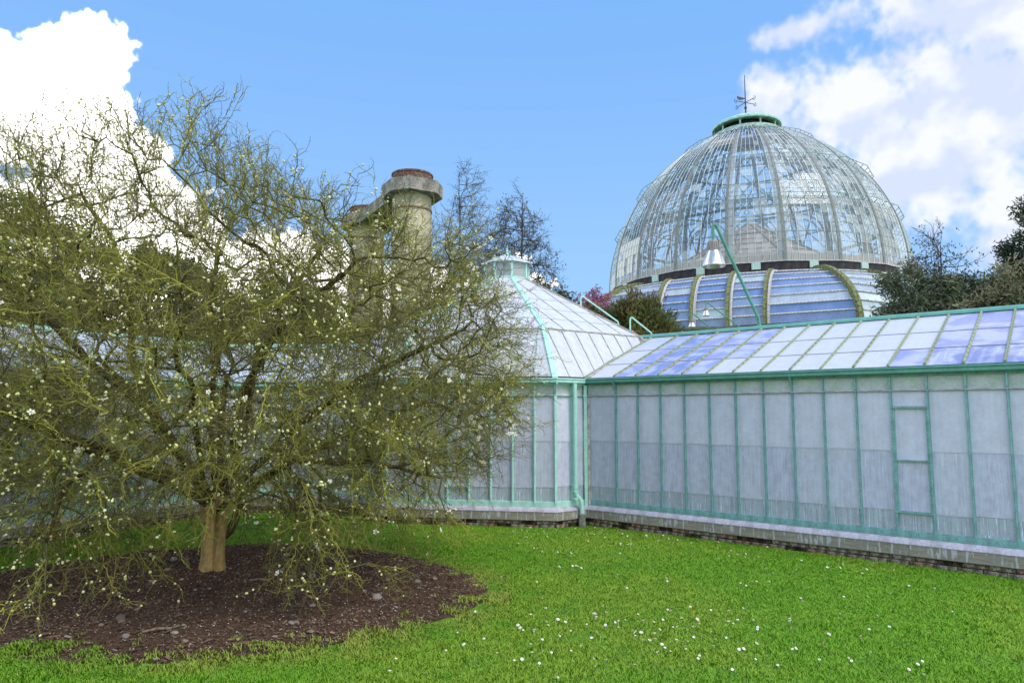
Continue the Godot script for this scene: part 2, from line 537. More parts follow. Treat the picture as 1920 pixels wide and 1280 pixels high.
# ---------------------------------------------------------------- branching
class Skeleton:
	var p := PackedVector3Array()
	var par := PackedInt32Array()
	var limb := PackedInt32Array()
	var kids := PackedInt32Array()
	var r := PackedFloat32Array()

	func add(pos: Vector3, parent: int, li: int) -> int:
		p.append(pos)
		par.append(parent)
		limb.append(li)
		kids.append(0)
		if parent >= 0:
			kids[parent] += 1
		return p.size() - 1

	func path(pts: Array, from: int, li: int, step: float, jit: float, rg: RandomNumberGenerator) -> int:
		var at := from
		for q in pts:
			var a := p[at]
			var b: Vector3 = q
			var m := maxi(1, int((b - a).length() / step))
			for i in m:
				var x := a.lerp(b, float(i + 1) / m)
				x += Vector3(rg.randf_range(-jit, jit), rg.randf_range(-jit, jit), rg.randf_range(-jit, jit))
				at = add(x, at, li)
		return at

	func colonize(att: PackedVector3Array, step: float, infl: float, kill: float, jit: float, rounds: int, rg: RandomNumberGenerator, droop := 0.0) -> void:
		var cell := infl
		var grid := {}
		for i in att.size():
			var k := Vector3i((att[i] / cell).floor())
			if not grid.has(k):
				grid[k] = []
			grid[k].append(i)
		var near := PackedInt32Array()
		near.resize(att.size())
		near.fill(-1)
		var nd := PackedFloat32Array()
		nd.resize(att.size())
		nd.fill(infl * infl)
		var dead := PackedByteArray()
		dead.resize(att.size())
		var first := 0
		for rd in rounds:
			for j in range(first, p.size()):
				var q := p[j]
				var k0 := Vector3i((q / cell).floor())
				for dx in [-1, 0, 1]:
					for dy in [-1, 0, 1]:
						for dz in [-1, 0, 1]:
							var kk := k0 + Vector3i(dx, dy, dz)
							if grid.has(kk):
								for i in grid[kk]:
									if dead[i] == 0:
										var ds := (att[i] - q).length_squared()
										if ds < kill * kill:
											dead[i] = 1
										elif ds < nd[i]:
											nd[i] = ds
											near[i] = j
			first = p.size()
			var acc := {}
			for i in att.size():
				if dead[i] == 0 and near[i] >= 0:
					var j := near[i]
					acc[j] = acc.get(j, Vector3.ZERO) + (att[i] - p[j]).normalized()
			if acc.is_empty():
				break
			for j in acc:
				if kids[j] > 3:
					continue
				var d: Vector3 = acc[j]
				d = d.normalized()
				d += Vector3(rg.randf_range(-jit, jit), rg.randf_range(-jit, jit) - droop, rg.randf_range(-jit, jit))
				add(p[j] + d.normalized() * step, j, limb[j])
			if p.size() == first:
				break

	func thicken(tip: float, power: float) -> void:
		r.resize(p.size())
		r.fill(0.0)
		var s := PackedFloat32Array()
		s.resize(p.size())
		for i in range(p.size() - 1, -1, -1):
			r[i] = pow(s[i], 1.0 / power) if kids[i] > 0 else tip
			if par[i] >= 0:
				s[par[i]] += pow(r[i], power)

	# truncated cones for the nodes that keep() accepts
	func build(keep: Callable) -> ArrayMesh:
		var mb := MB.new()
		for i in p.size():
			var a := par[i]
			if a < 0 or not keep.call(i):
				continue
			var ra := minf(r[a], r[i] * 1.6)
			var rb := r[i]
			var sides := 10 if rb > 0.04 else (6 if rb > 0.012 else 4)
			var d := p[i] - p[a]
			var l := d.length()
			if l < 1e-5:
				continue
			d /= l
			var x := (Vector3.UP if absf(d.y) < 0.9 else Vector3.RIGHT).cross(d).normalized()
			var y := d.cross(x)
			var k := mb.v.size()
			for e in 2:
				var c := p[a] - d * ra * 0.3 if e == 0 else p[i]
				var rr := ra if e == 0 else rb
				for j in sides:
					var t := TAU * j / sides
					var o := x * cos(t) + y * sin(t)
					mb.v.append(c + o * rr)
					mb.n.append(o)
					mb.uv.append(Vector2(t, e * l))
			for j in sides:
				var j2 := (j + 1) % sides
				mb.ix.append_array([k + j, k + sides + j, k + j2, k + j2, k + sides + j, k + sides + j2])
		return mb.mesh()

# a zigzag spray of twigs along +y, with spurs and thorns; also gives bud places
func twig_spray(rg: RandomNumberGenerator, length: float, r0: float, spurs: float, buds: Array, wild := 0.42) -> ArrayMesh:
	var mb := MB.new()
	var steps := int(length / 0.05)
	var pos := Vector3.ZERO
	var d := Vector3.UP
	var side := 1.0
	var pts := [pos]
	var rad := [r0]
	var az := rg.randf() * TAU
	var base_d := d
	for i in steps:
		side = -side
		az += rg.randf_range(-0.6, 0.6)
		var w := Vector3(cos(az), 0, sin(az)) * side
		base_d = (base_d + Vector3(rg.randf_range(-0.14, 0.14), 0.02, rg.randf_range(-0.14, 0.14))).normalized()
		d = (base_d + w * wild * rg.randf_range(0.4, 1.1)).normalized()
		pos += d * 0.05 * rg.randf_range(0.8, 1.2)
		pts.append(pos)
		rad.append(lerpf(r0, r0 * 0.45, float(i + 1) / steps))
		if rg.randf() < 0.6:
			buds.append(pos + Vector3(rg.randf_range(-0.008, 0.008), 0.006, rg.randf_range(-0.008, 0.008)))
		# thorn
		if rg.randf() < 0.7:
			var td := (w * -1.0 + base_d * 0.5 + Vector3(rg.randf_range(-0.5, 0.5), rg.randf_range(-0.3, 0.3), rg.randf_range(-0.5, 0.5))).normalized()
			mb.tube([pos, pos + td * rg.randf_range(0.02, 0.045)], [r0 * 0.6, r0 * 0.15], 3, false)
		if rg.randf() < spurs:
			var sd := (w * -0.9 + base_d * 0.75 + Vector3(rg.randf_range(-0.6, 0.6), rg.randf_range(-0.3, 0.3), rg.randf_range(-0.6, 0.6))).normalized()
			var sp := pos
			var spt := [sp]
			var srd := [r0 * 0.75]
			var m := rg.randi_range(2, 5)
			for j in m:
				sd = (sd + Vector3(rg.randf_range(-0.5, 0.5), rg.randf_range(-0.35, 0.5), rg.randf_range(-0.5, 0.5))).normalized()
				sp += sd * 0.042
				spt.append(sp)
				srd.append(lerpf(r0 * 0.75, r0 * 0.35, float(j + 1) / m))
				if rg.randf() < 0.5:
					buds.append(sp)
				if rg.randf() < 0.5:
					var t2 := (sd.cross(Vector3(rg.randf(), rg.randf(), rg.randf() - 0.5)).normalized() + sd * 0.6).normalized()
					mb.tube([sp, sp + t2 * rg.randf_range(0.02, 0.05)], [r0 * 0.5, r0 * 0.15], 3, false)
			mb.tube(spt, srd, 3, false)
	mb.tube(pts, rad, 4, false)
	return mb.mesh()

func aim(d: Vector3, roll: float, s: float) -> Basis:
	var y := d.normalized()
	var x := (Vector3.RIGHT if absf(y.x) < 0.8 else Vector3.BACK)
	var z := x.cross(y).normalized()
	x = y.cross(z)
	return Basis(x * s, y * s, z * s) * Basis(Vector3.UP, roll)

func leaf_clump(rg: RandomNumberGenerator, count: int, length: float, width: float, spread: float) -> ArrayMesh:
	var mb := MB.new()
	for i in count:
		var d := Vector3(rg.randfn(), rg.randfn() * 0.8 + 0.35, rg.randfn()).normalized()
		var o := Vector3(rg.randfn(), rg.randfn(), rg.randfn()) * spread * 0.4
		var sd := d.cross(Vector3(rg.randfn(), rg.randfn(), rg.randfn())).normalized()
		var l := length * rg.randf_range(0.7, 1.25)
		var w := width * rg.randf_range(0.8, 1.2) * 0.5
		var up := sd.cross(d).normalized()
		var a := o
		var b := o + d * l * 0.45 + sd * w + up * l * 0.07
		var c := o + d * l
		var e := o + d * l * 0.45 - sd * w + up * l * 0.07
		mb.face([a, b, c], (b - a).cross(c - a).normalized())
		mb.face([a, c, e], (c - a).cross(e - a).normalized())
	return mb.mesh()

# foliage scattered in clumps through ellipsoids [centre, radii]
func crown(called: String, parent: Node3D, clump: Mesh, blobs: Array, clumps: int, per: int, cr: float, cols: Array, seed_: int, smin := 0.8, smax := 1.3, hollow := 0.55) -> void:
	var rg := RandomNumberGenerator.new()
	rg.seed = seed_
	var vol := 0.0
	for b in blobs:
		vol += b[1].x * b[1].y * b[1].z
	var xs := []
	var cs := PackedColorArray()
	for b in blobs:
		var m := int(clumps * b[1].x * b[1].y * b[1].z / vol)
		for i in m:
			var d := Vector3(rg.randfn(), rg.randfn(), rg.randfn()).normalized()
			var f := lerpf(hollow, 1.0, pow(rg.randf(), 0.6)) * rg.randf_range(0.88, 1.08)
			var c: Vector3 = b[0] + d * b[1] * f
			var tone := rg.randf_range(0.7, 1.35)
			var hue: Color = cols[rg.randi() % cols.size()]
			for j in per:
				var o := Vector3(rg.randfn(), rg.randfn() * 0.75, rg.randfn()) * cr * 0.55
				var dir := (d + Vector3(rg.randfn(), rg.randfn(), rg.randfn()) * 0.6 + Vector3.UP * 0.3)
				xs.append(Transform3D(aim(dir, rg.randf() * TAU, rg.randf_range(smin, smax)), c + o))
				var t := tone * rg.randf_range(0.75, 1.25)
				cs.append(Color(hue.r * t, hue.g * t, hue.b * t))
	many(called, clump, M.leaf, xs, cs, parent)

# ---------------------------------------------------------------- glasshouse parts
const SILL := 0.366
const TRANSOM := 1.885
const EAVE := 2.075
const ROOF0 := 2.145

func frame(o: Vector3, d: Vector3) -> Transform3D:
	return Transform3D(Basis(d, Vector3.UP, d.cross(Vector3.UP)), o)

# a wall of upright glazing on a plinth; local x runs along it, z is outwards
func glass_wall(root: Node3D, xf: Transform3D, s: Array, paint: String, m0: float, m1: float, vents: Array, brackets: Array, pipe_gap := false) -> void:
	var x0: float = s[0]
	var x1: float = s[-1]
	var P: Material = M[paint]
	# bricks: two courses, uneven
	var back := MB.new()
	back.sweep([Vector2(-0.14, -0.15), Vector2(-0.012, -0.15), Vector2(-0.012, 0.1), Vector2(-0.14, 0.1)], x0, x1, m0, m1)
	part("footing", back.mesh(), M.soil_wall, root, xf)
	for course in 2:
		var x := x0 + (0.0 if course == 0 else 0.12)
		while x < x1 - 0.05:
			var l := minf(rng.randf_range(0.20, 0.235), x1 - x)
			if rng.randf() > 0.06:
				var b := MB.new()
				var hh := 0.049 * rng.randf_range(0.86, 1.0)
				var pr := rng.randf_range(-0.014, 0.004)
				var bev := 0.006
				var y0 := 0.002 + course * 0.053
				b.off = Vector2(rng.randf(), rng.randf())
				b.sweep([Vector2(-0.10, y0), Vector2(pr - bev, y0), Vector2(pr, y0 + bev), Vector2(pr, y0 + hh - bev), Vector2(pr - bev, y0 + hh), Vector2(-0.10, y0 + hh)], x, x + l - 0.009)
				part("brick", b.mesh(), M.brick[rng.randi() % 5], root, xf)
			x += l
	# concrete plinth in lengths, with a lead-covered top
	var n := maxi(1, int(round((x1 - x0) / 1.05)))
	for i in n:
		var a := lerpf(x0, x1, float(i) / n) + (0.0 if i == 0 else 0.002)
		var e := lerpf(x0, x1, float(i + 1) / n) - (0.0 if i == n - 1 else 0.002)
		var b := MB.new()
		var pr := rng.randf_range(-0.002, 0.002)
		b.off = Vector2(rng.randf() * 2.0, 0.228)
		b.sweep([Vector2(-0.16, 0.105), Vector2(0.016 + pr, 0.105), Vector2(0.022 + pr, 0.111), Vector2(0.022 + pr, 0.222), Vector2(0.016 + pr, 0.226), Vector2(-0.16, 0.226)], a, e, m0 if i == 0 else 0.0, m1 if i == n - 1 else 0.0)
		part("plinth_block", b.mesh(), M.concrete, root, xf)
	var f := MB.new()
	f.sweep([Vector2(-0.15, 0.2265), Vector2(0.028, 0.2265), Vector2(0.028, 0.234), Vector2(0.012, 0.262), Vector2(-0.03, 0.288), Vector2(-0.15, 0.289)], x0, x1, m0, m1)
	part("lead_flashing", f.mesh(), M.lead, root, xf)
	# sill rail, transom
	var r := MB.new()
	r.sweep([Vector2(-0.075, 0.2895), Vector2(-0.032, 0.2895), Vector2(-0.032, SILL - 0.004), Vector2(-0.036, SILL), Vector2(-0.075, SILL)], x0, x1, m0, m1)
	part("sill_rail", r.mesh(), P, root, xf)
	r = MB.new()
	r.sweep([Vector2(-0.064, TRANSOM), Vector2(-0.026, TRANSOM), Vector2(-0.026, TRANSOM + 0.010), Vector2(-0.040, TRANSOM + 0.016), Vector2(-0.064, TRANSOM + 0.016)], x0, x1, m0, m1)
	part("transom_bar", r.mesh(), M.mint_pale if paint == "mint" else M.lead, root, xf)
	r = MB.new()
	r.sweep([Vector2(-0.075, EAVE - 0.03), Vector2(-0.034, EAVE - 0.03), Vector2(-0.034, EAVE + 0.03), Vector2(-0.075, EAVE + 0.03)], x0, x1, m0, m1)
	part("wall_plate", r.mesh(), P, root, xf)
	# mullions
	for i in s.size():
		if (i == 0 and absf(m0) > 0.0) or (i == s.size() - 1 and absf(m1) > 0.0):
			continue
		var b := MB.new()
		var w := 0.026
		for seg in [[SILL - 0.03, TRANSOM - 0.001], [TRANSOM + 0.017, EAVE - 0.031]]:
			b.prism(PackedVector2Array([Vector2(s[i] - w / 2, seg[0]), Vector2(s[i] + w / 2, seg[0]), Vector2(s[i] + w / 2, seg[1]), Vector2(s[i] - w / 2, seg[1])]), -0.062, -0.046)
			b.prism(PackedVector2Array([Vector2(s[i] - 0.008, seg[0] + 0.004), Vector2(s[i] + 0.008, seg[0] + 0.004), Vector2(s[i] + 0.008, seg[1]), Vector2(s[i] - 0.008, seg[1])]), -0.0465, -0.018)
		part("mullion", b.mesh(), P, root, xf)
	# panes, lapped like shingles
	for i in s.size() - 1:
		var a: float = s[i] + 0.004
		var e: float = s[i + 1] - 0.004
		if e - a < 0.03:
			continue
		var lap1 := 1.236 + rng.randf_range(-0.004, 0.004)
		var lap2 := 0.578 + rng.randf_range(-0.012, 0.012)
		var rows := [[SILL, lap2, "pane_foot", 0.0], [lap2 - 0.012, lap1, "pane_low", 0.004], [lap1 - 0.012, TRANSOM, "pane_up", 0.008], [TRANSOM + 0.016, EAVE - 0.03, "pane_top", 0.0]]
		if i in vents:
			rows = [[SILL, 0.556, "pane_foot", 0.0], [0.575, 1.112, "pane_low", 0.006], [1.128, 1.695, "pane_up", 0.006], [1.715, TRANSOM, "pane_up", 0.0], [TRANSOM + 0.016, EAVE - 0.03, "pane_top", 0.0]]
			var fr := MB.new()
			for hb in [[0.556, 0.024], [1.112, 0.014], [1.695, 0.024]]:
				fr.box(Vector3((a + e) / 2, hb[0] + 0.008, -0.04), Vector3(e - a + 0.008, hb[1], 0.032))
			for xx in [a + 0.014, e - 0.014]:
				fr.box(Vector3(xx, 1.13, -0.041), Vector3(0.02, 1.10, 0.026))
			part("vent_frame", fr.mesh(), M.mint_pale if paint == "mint" else M.teal, root, xf)
		for rw in rows:
			if rw[2] == "pane_low" and rng.randf() < 0.42:
				rw[2] = "pane_low_plain"
			var b := MB.new()
			b.off = Vector2(rng.randf() * 3.0, rng.randf() * 3.0)
			var lift: float = rw[3]
			var tilt: float = 0.006 if lift > 0.0 else 0.0
			var z := -0.058
			var q := [Vector3(a, rw[0], z + tilt), Vector3(e, rw[0], z + tilt), Vector3(e, rw[1], z), Vector3(a, rw[1], z)]
			var q2 := []
			for v in q:
				q2.append(v - Vector3(0, 0, 0.004))
			var mid: Vector3 = (q[0] + q[2]) * 0.5 - Vector3(0, 0, 0.002)
			b.quad(q[0], q[1], q[2], q[3], mid)
			b.quad(q2[0], q2[1], q2[2], q2[3], mid)
			for k in 4:
				b.quad(q[k], q[(k + 1) % 4], q2[(k + 1) % 4], q2[k], mid)
			part("pane", b.mesh(), M[rw[2]], root, xf)
	# gutter
	var g := MB.new()
	var gp: Material = M.mint if paint == "mint" else M.green
	g.sweep([Vector2(-0.06, 2.072), Vector2(0.030, 2.072), Vector2(0.044, 2.082), Vector2(0.044, 2.112), Vector2(0.052, 2.120), Vector2(0.056, 2.132), Vector2(0.052, 2.144), Vector2(-0.06, 2.138)], x0, x1, m0, m1)
	part("gutter", g.mesh(), gp, root, xf)
	for i in brackets:
		var b := MB.new()
		var x: float = s[i]
		b.tube([Vector3(x, 1.93, -0.03), Vector3(x, 1.97, -0.012), Vector3(x, 2.03, 0.012), Vector3(x, 2.068, 0.03)], [0.009, 0.010, 0.012, 0.013], 6)
		b.box(Vector3(x, 2.066, 0.022), Vector3(0.028, 0.012, 0.04))
		part("gutter_bracket", b.mesh(), M.mint_pale if paint == "mint" else M.teal, root, xf)

# panes and bars on a sloping face; poly is its outline in (x, up the slope)
func glass_slope(root: Node3D, xf: Transform3D, poly: PackedVector2Array, xs: Array, ys: Array, pick: Callable, bar_mat: Material, bar_w: float, called := "roof_pane", bar_h := 0.02) -> void:
	for i in xs.size() - 1:
		for j in ys.size() - 1:
			var lap := 0.012 if j > 0 else 0.0
			var rect := PackedVector2Array([Vector2(xs[i] + 0.003, ys[j] - lap), Vector2(xs[i + 1] - 0.003, ys[j] - lap), Vector2(xs[i + 1] - 0.003, ys[j + 1]), Vector2(xs[i] + 0.003, ys[j + 1])])
			for pg in Geometry2D.intersect_polygons(poly, rect):
				if pg.size() < 3:
					continue
				var area := 0.0
				for k in pg.size():
					area += pg[k].cross(pg[(k + 1) % pg.size()])
				if absf(area) < 0.004:
					continue
				var b := MB.new()
				b.off = Vector2(rng.randf() * 3.0, rng.randf() * 3.0)
				var top: Array = []
				var bot: Array = []
				var c := Vector3.ZERO
				for k in pg.size():
					var t: float = (ys[j + 1] - pg[k].y) / maxf(ys[j + 1] - ys[j], 0.01)
					top.append(Vector3(pg[k].x, pg[k].y, 0.006 + 0.006 * t))
					bot.append(Vector3(pg[k].x, pg[k].y, 0.001 + 0.006 * t))
					c += top[k]
				c = c / pg.size() - Vector3(0, 0, 0.0025)
				b.face(top, Vector3(0, 0.006 / maxf(ys[j + 1] - ys[j], 0.05), 1).normalized())
				b.face(bot, Vector3.FORWARD)
				for k in pg.size():
					var k2 := (k + 1) % pg.size()
					b.quad(top[k], top[k2], bot[k2], bot[k], c)
				part(called, b.mesh(), pick.call(i, j), root, xf)
	for j in range(1, ys.size() - 1):
		for i in xs.size() - 1:
			for ln in Geometry2D.intersect_polyline_with_polygon(PackedVector2Array([Vector2(xs[i] + bar_w * 0.5, ys[j] - 0.012), Vector2(xs[i + 1] - bar_w * 0.5, ys[j] - 0.012)]), poly):
				if ln[0].distance_to(ln[-1]) < 0.04:
					continue
				var lb := MB.new()
				var lc: Vector2 = (ln[0] + ln[-1]) / 2
				lb.box(Vector3(lc.x, lc.y - 0.003, 0.008), Vector3(ln[0].distance_to(ln[-1]), 0.011, 0.007))
				part("lap_strip", lb.mesh(), M.lap if bar_mat == M.lichen_bar else M.lap_pale, root, xf)
	var y_lo: float = ys[0] - 1.0
	var y_hi: float = ys[-1] + 1.0
	for i in xs.size():
		for ln in Geometry2D.intersect_polyline_with_polygon(PackedVector2Array([Vector2(xs[i], y_lo), Vector2(xs[i], y_hi)]), poly):
			var l: float = absf(ln[0].y - ln[-1].y)
			if l < 0.05:
				continue
			var b := MB.new()
			var yc: float = (ln[0].y + ln[-1].y) / 2
			b.box(Vector3(xs[i], yc, 0.006 + bar_h / 2), Vector3(bar_w, l - 0.02, bar_h))
			b.box(Vector3(xs[i], yc, 0.006 + bar_h + 0.004), Vector3(bar_w * 0.45, l - 0.022, 0.0085))
			part("glazing_bar", b.mesh(), bar_mat, root, xf)

func steps(a: float, b: float, n: int) -> Array:
	var r := []
	for i in n + 1:
		r.append(lerpf(a, b, float(i) / n))
	return r

# a lean glasshouse range: garden wall, front roof slope, ridge, plain back slope and back wall
func glass_range(root: Node3D, o: Vector3, d: Vector3, s: Array, paint: String, m0: float, m1: float, vents: Array, brackets: Array, v0: float, v1: float, tone: Callable) -> void:
	var xf := frame(o, d)
	glass_wall(root, xf, s, paint, m0, m1, vents, brackets)
	var nin := -xf.basis.z
	var run := 2.19
	var rise := 0.815
	var sl := Vector2(run, rise).normalized()
	var y := nin * sl.x + Vector3.UP * sl.y
	var L := Vector2(run, rise).length()
	var e := o + Vector3.UP * ROOF0 - nin * 0.01
	var rx := Transform3D(Basis(d, y, d.cross(y)), e)
	var x0: float = s[0]
	var x1: float = s[-1]
	var poly := PackedVector2Array([Vector2(x0, 0), Vector2(x1, 0), Vector2(x1 + v1, L), Vector2(x0 - v0, L)])
	var xs := s.duplicate()
	var pitch: float = s[-2] - s[-3] if s.size() > 3 else 0.36
	while xs[0] > x0 - v0:
		xs.push_front(xs[0] - pitch)
	while xs[-1] < x1 + v1:
		xs.append(xs[-1] + pitch)
	glass_slope(root, rx, poly, xs, [0.0, L * 0.295, L * 0.61, L - 0.03], tone, M.lichen_bar if paint == "teal" else M.mint_pale, 0.026)
	# ridge
	var rd := MB.new()
	rd.sweep([Vector2(-0.10, -0.035), Vector2(0.10, -0.035), Vector2(0.085, -0.005), Vector2(0.02, 0.03), Vector2(-0.02, 0.03), Vector2(-0.085, -0.005)], x0 - v0, x1 + v1)
	part("ridge_cap", rd.mesh(), M.green if paint == "teal" else M.mint, root, Transform3D(Basis(d, Vector3.UP, d.cross(Vector3.UP)), e + y * L + Vector3.UP * 0.02))
	# back slope and back wall
	var bk := MB.new()
	bk.sweep([Vector2(-0.02, -0.03), Vector2(-0.02, 0.0), Vector2(-run, -rise), Vector2(-run, -rise - 0.03)], x0 - v0, x1 + v1)
	part("back_roof", bk.mesh(), M.roof_wash, root, Transform3D(Basis(d, Vector3.UP, d.cross(Vector3.UP)), e + y * L))
	bk = MB.new()
	bk.sweep([Vector2(-2 * run + 0.02, 0.0), Vector2(-2 * run + 0.12, 0.0), Vector2(-2 * run + 0.12, 2.1), Vector2(-2 * run + 0.02, 2.1)], x0 - v0, x1 + v1)
	part("back_wall", bk.mesh(), M.pane_up, root, xf)

const PC := Vector3(-0.095, 0, -13.247)
const SIDE := 2.6
const W0 := Vector3(1.154, 0, -10.205)
const WD := Vector3(0.7668, 0, 0.6419)

func azdir(a: float) -> Vector3:
	return Vector3(sin(deg_to_rad(a)), 0, -cos(deg_to_rad(a)))

func build_pavilion() -> void:
	var root := thing("octagonal_glasshouse", "white eight-sided glass pavilion with mint frame, stepped roof and small lantern on top", "pavilion", PC)
	var R := SIDE / 2 / sin(PI / 8)
	var ap := R * cos(PI / 8)
	var t8 := tan(PI / 8)
	var corner := func(k: float) -> Vector3:
		return azdir(190.0 + 45.0 * k) * R
	# visible walls (local to the centre): front, a short right face up to the wing, part of the left face
	var c_fl: Vector3 = corner.call(0.5)
	var c_fr: Vector3 = corner.call(-0.5)
	var d_front := (c_fr - c_fl).normalized()
	glass_wall(root, frame(c_fl, d_front), steps(0, SIDE, 8), "mint", t8, t8, [3], [2])
	var c_rr: Vector3 = corner.call(-1.5)
	var d_right := (c_rr - c_fr).normalized()
	glass_wall(root, frame(c_fr, d_right), [0.0, 0.325, 0.56], "mint", t8, -0.7, [], [])
	var c_ll: Vector3 = corner.call(1.5)
	var d_left := (c_fl - c_ll).normalized()
	glass_wall(root, frame(c_fl - d_left * 1.29, d_left), [0.0, 0.32, 0.645, 0.97, 1.29], "mint", -0.5, t8, [], [])
	# corner posts
	for c in [c_fr, c_fl]:
		var dd: Vector3 = c.normalized()
		var b := MB.new()
		b.box(c - dd * 0.052 + Vector3.UP * ((SILL + EAVE) / 2 - 0.03), Vector3(0.035, EAVE - SILL - 0.01, 0.05), Basis(Vector3.UP, atan2(dd.x, dd.z)))
		part("corner_post", b.mesh(), M.mint, root)
		b = MB.new()
		var q: Vector3 = c - dd * 0.03
		b.tube([q + Vector3.UP * 1.90, q + Vector3.UP * 1.97 + dd * 0.02, q + Vector3.UP * 2.03 + dd * 0.05, q + Vector3.UP * 2.068 + dd * 0.066], [0.012, 0.012, 0.014, 0.016], 6)
		b.box(q + Vector3.UP * 2.066 + dd * 0.06, Vector3(0.03, 0.014, 0.045), Basis(Vector3.UP, atan2(dd.x, dd.z)))
		part("gutter_bracket", b.mesh(), M.mint_pale, root)
	# post in the corner with the wing
	var jp := W0 - WD * 0.072 - PC
	var jd := (azdir(145) + azdir(220)).normalized()
	var jb := MB.new()
	jb.box(jp - jd * 0.028 + Vector3(0, (SILL + EAVE) / 2 - 0.06, 0), Vector3(0.05, EAVE - 0.30, 0.05), Basis(Vector3.UP, atan2(jd.x, jd.z)))
	part("corner_post", jb.mesh(), M.mint, root)
	jb = MB.new()
	jb.bar(jp + WD * 0.034 - Vector3(-0.6419, 0, 0.7668) * 0.03 + Vector3.UP * 0.30, jp + WD * 0.034 - Vector3(-0.6419, 0, 0.7668) * 0.03 + Vector3.UP * 1.87, 0.018, 0.03)
	part("corner_bead", jb.mesh(), M.dirty_white, root)
	# downpipe with swan neck into a concrete boot
	var pz := d_right.cross(Vector3.UP)
	var pb := c_fr + d_right * 0.33 + pz * 0.028
	var pipe := MB.new()
	pipe.tube([pb + Vector3.UP * 2.07, pb + Vector3.UP * 1.2, pb + Vector3.UP * 0.52], [0.034, 0.034, 0.034], 14)
	var dp := part("downpipe", pipe.mesh(), M.mint, root)
	var neck := MB.new()
	var e2 := pb + d_right * 0.075 + pz * 0.05
	var bez := []
	var rr := []
	for i in 13:
		var t := i / 12.0
		var p0 := pb + Vector3.UP * 0.54
		var p1 := pb + Vector3.UP * 0.36
		var p2 := e2 + Vector3.UP * 0.46
		var p3 := e2 + Vector3.UP * 0.26
		bez.append(p0.bezier_interpolate(p1, p2, p3, t))
		rr.append(0.033)
	bez.append(e2 + Vector3.UP * 0.14)
	rr.append(0.033)
	neck.tube(bez, rr, 14)
	part("swan_neck", neck.mesh(), M.mint, dp)
	for h in [0.50, 0.40, 0.56]:
		var col := MB.new()
		col.lathe(pb + Vector3.UP * h, [Vector2(0.034, 0.02), Vector2(0.041, 0.017), Vector2(0.041, -0.017), Vector2(0.034, -0.02)], 14)
		part("pipe_collar", col.mesh(), M.mint, dp)
	var clip := MB.new()
	clip.box(pb + Vector3.UP * 0.60 - pz * 0.03, Vector3(0.10, 0.012, 0.05), Basis(d_right, Vector3.UP, pz))
	part("pipe_clip", clip.mesh(), M.mint, dp)
	var boot := MB.new()
	boot.lathe(e2, [Vector2(0.0, 0.185), Vector2(0.040, 0.185), Vector2(0.048, 0.178), Vector2(0.050, -0.06)], 14)
	part("pipe_boot", boot.mesh(), M.concrete_plain, root)
	# roofs: steep lower band, flatter upper slope
	var r0 := ap - 0.05
	var r1 := ap - 0.61
	var r2 := 0.43 * cos(PI / 8)
	var h0 := ROOF0 - 0.005
	var h1 := 2.94
	var h2 := 4.20
	for k in 8:
		var n := azdir(190.0 + 45.0 * k)
		var d := n.cross(Vector3.UP) * -1.0
		if d.cross(Vector3.UP).dot(n) < 0.0:
			d = -d
		for lvl in 2:
			var ra := r0 if lvl == 0 else r1
			var rb := r1 if lvl == 0 else r2
			var ha := h0 if lvl == 0 else h1
			var hb := h1 if lvl == 0 else h2
			var y := (-n * (ra - rb) + Vector3.UP * (hb - ha))
			var L := y.length()
			y /= L
			var wa := ra * t8
			var wb := rb * t8
			var xf := Transform3D(Basis(d, y, d.cross(y)), n * ra + Vector3.UP * ha)
			var poly := PackedVector2Array([Vector2(-wa, 0), Vector2(wa, 0), Vector2(wb, L), Vector2(-wb, L)])
			var hidden: bool = k in [3, 4, 5, 6]
			var cols := 2 if hidden else (8 if lvl == 0 else 5)
			if k == 7 and lvl == 0:
				cols = 9
			var xs := steps(-wa, wa, cols)
			var ys := [0.0, L] if lvl == 0 else ([0.0, L] if hidden else [0.0, L * 0.19, L * 0.37, L * 0.56, L * 0.77, L])
			var grey := lvl == 0
			glass_slope(root, xf, poly, xs, ys, func(_i, _j): return M.roof_grey if grey else M.roof_white, M.mint_pale if k == 0 else M.dirty_white, 0.022 if k == 0 else 0.014, "roof_pane", 0.012 if k == 0 else 0.006)
			# lead strip under the eaves
			if lvl == 0 and k in [0, 1, 7]:
				var es := MB.new()
				es.box(Vector3(0, 0.012, 0.012), Vector3(wa * 1.96, 0.024, 0.02))
				part("eave_strip", es.mesh(), M.dark, root, xf)
			if lvl == 1:
				var bs := MB.new()
				bs.box(Vector3(0, 0.0, 0.012), Vector3(wa * 2.0, 0.03, 0.018))
				part("kerb_strip", bs.mesh(), M.dirty_white, root, xf)
	# hips
	for k in 8:
		var c := azdir(190.0 + 45.0 * (k + 0.5))
		var a := c * (r0 / cos(PI / 8)) + Vector3.UP * h0
		var b := c * (r1 / cos(PI / 8)) + Vector3.UP * h1
		var e := c * (r2 / cos(PI / 8)) + Vector3.UP * h2
		var hb := MB.new()
		var up := (c + Vector3.UP).normalized()
		hb.bar(a + up * 0.014, b + up * 0.014, 0.085, 0.03, up)
		hb.bar(b + up * 0.014, e + up * 0.014, 0.075, 0.03, up)
		part("hip_cap", hb.mesh(), M.mint if k in [0, 7] else M.dirty_white, root)
	# lantern
	var lan := MB.new()
	for k in 8:
		var n := azdir(190.0 + 45.0 * k)
		lan.box(n * 0.40 + Vector3.UP * 4.205, Vector3(0.36, 0.05, 0.05), Basis(Vector3.UP, atan2(n.x, n.z)))
	var lo := part("lantern", lan.mesh(), M.mint_pale, root)
	var shut := MB.new()
	shut.lathe(Vector3.ZERO, [Vector2(0.0, 4.17), Vector2(0.42, 4.165)], 8)
	part("lantern_floor", shut.mesh(), M.dirty_white, lo)
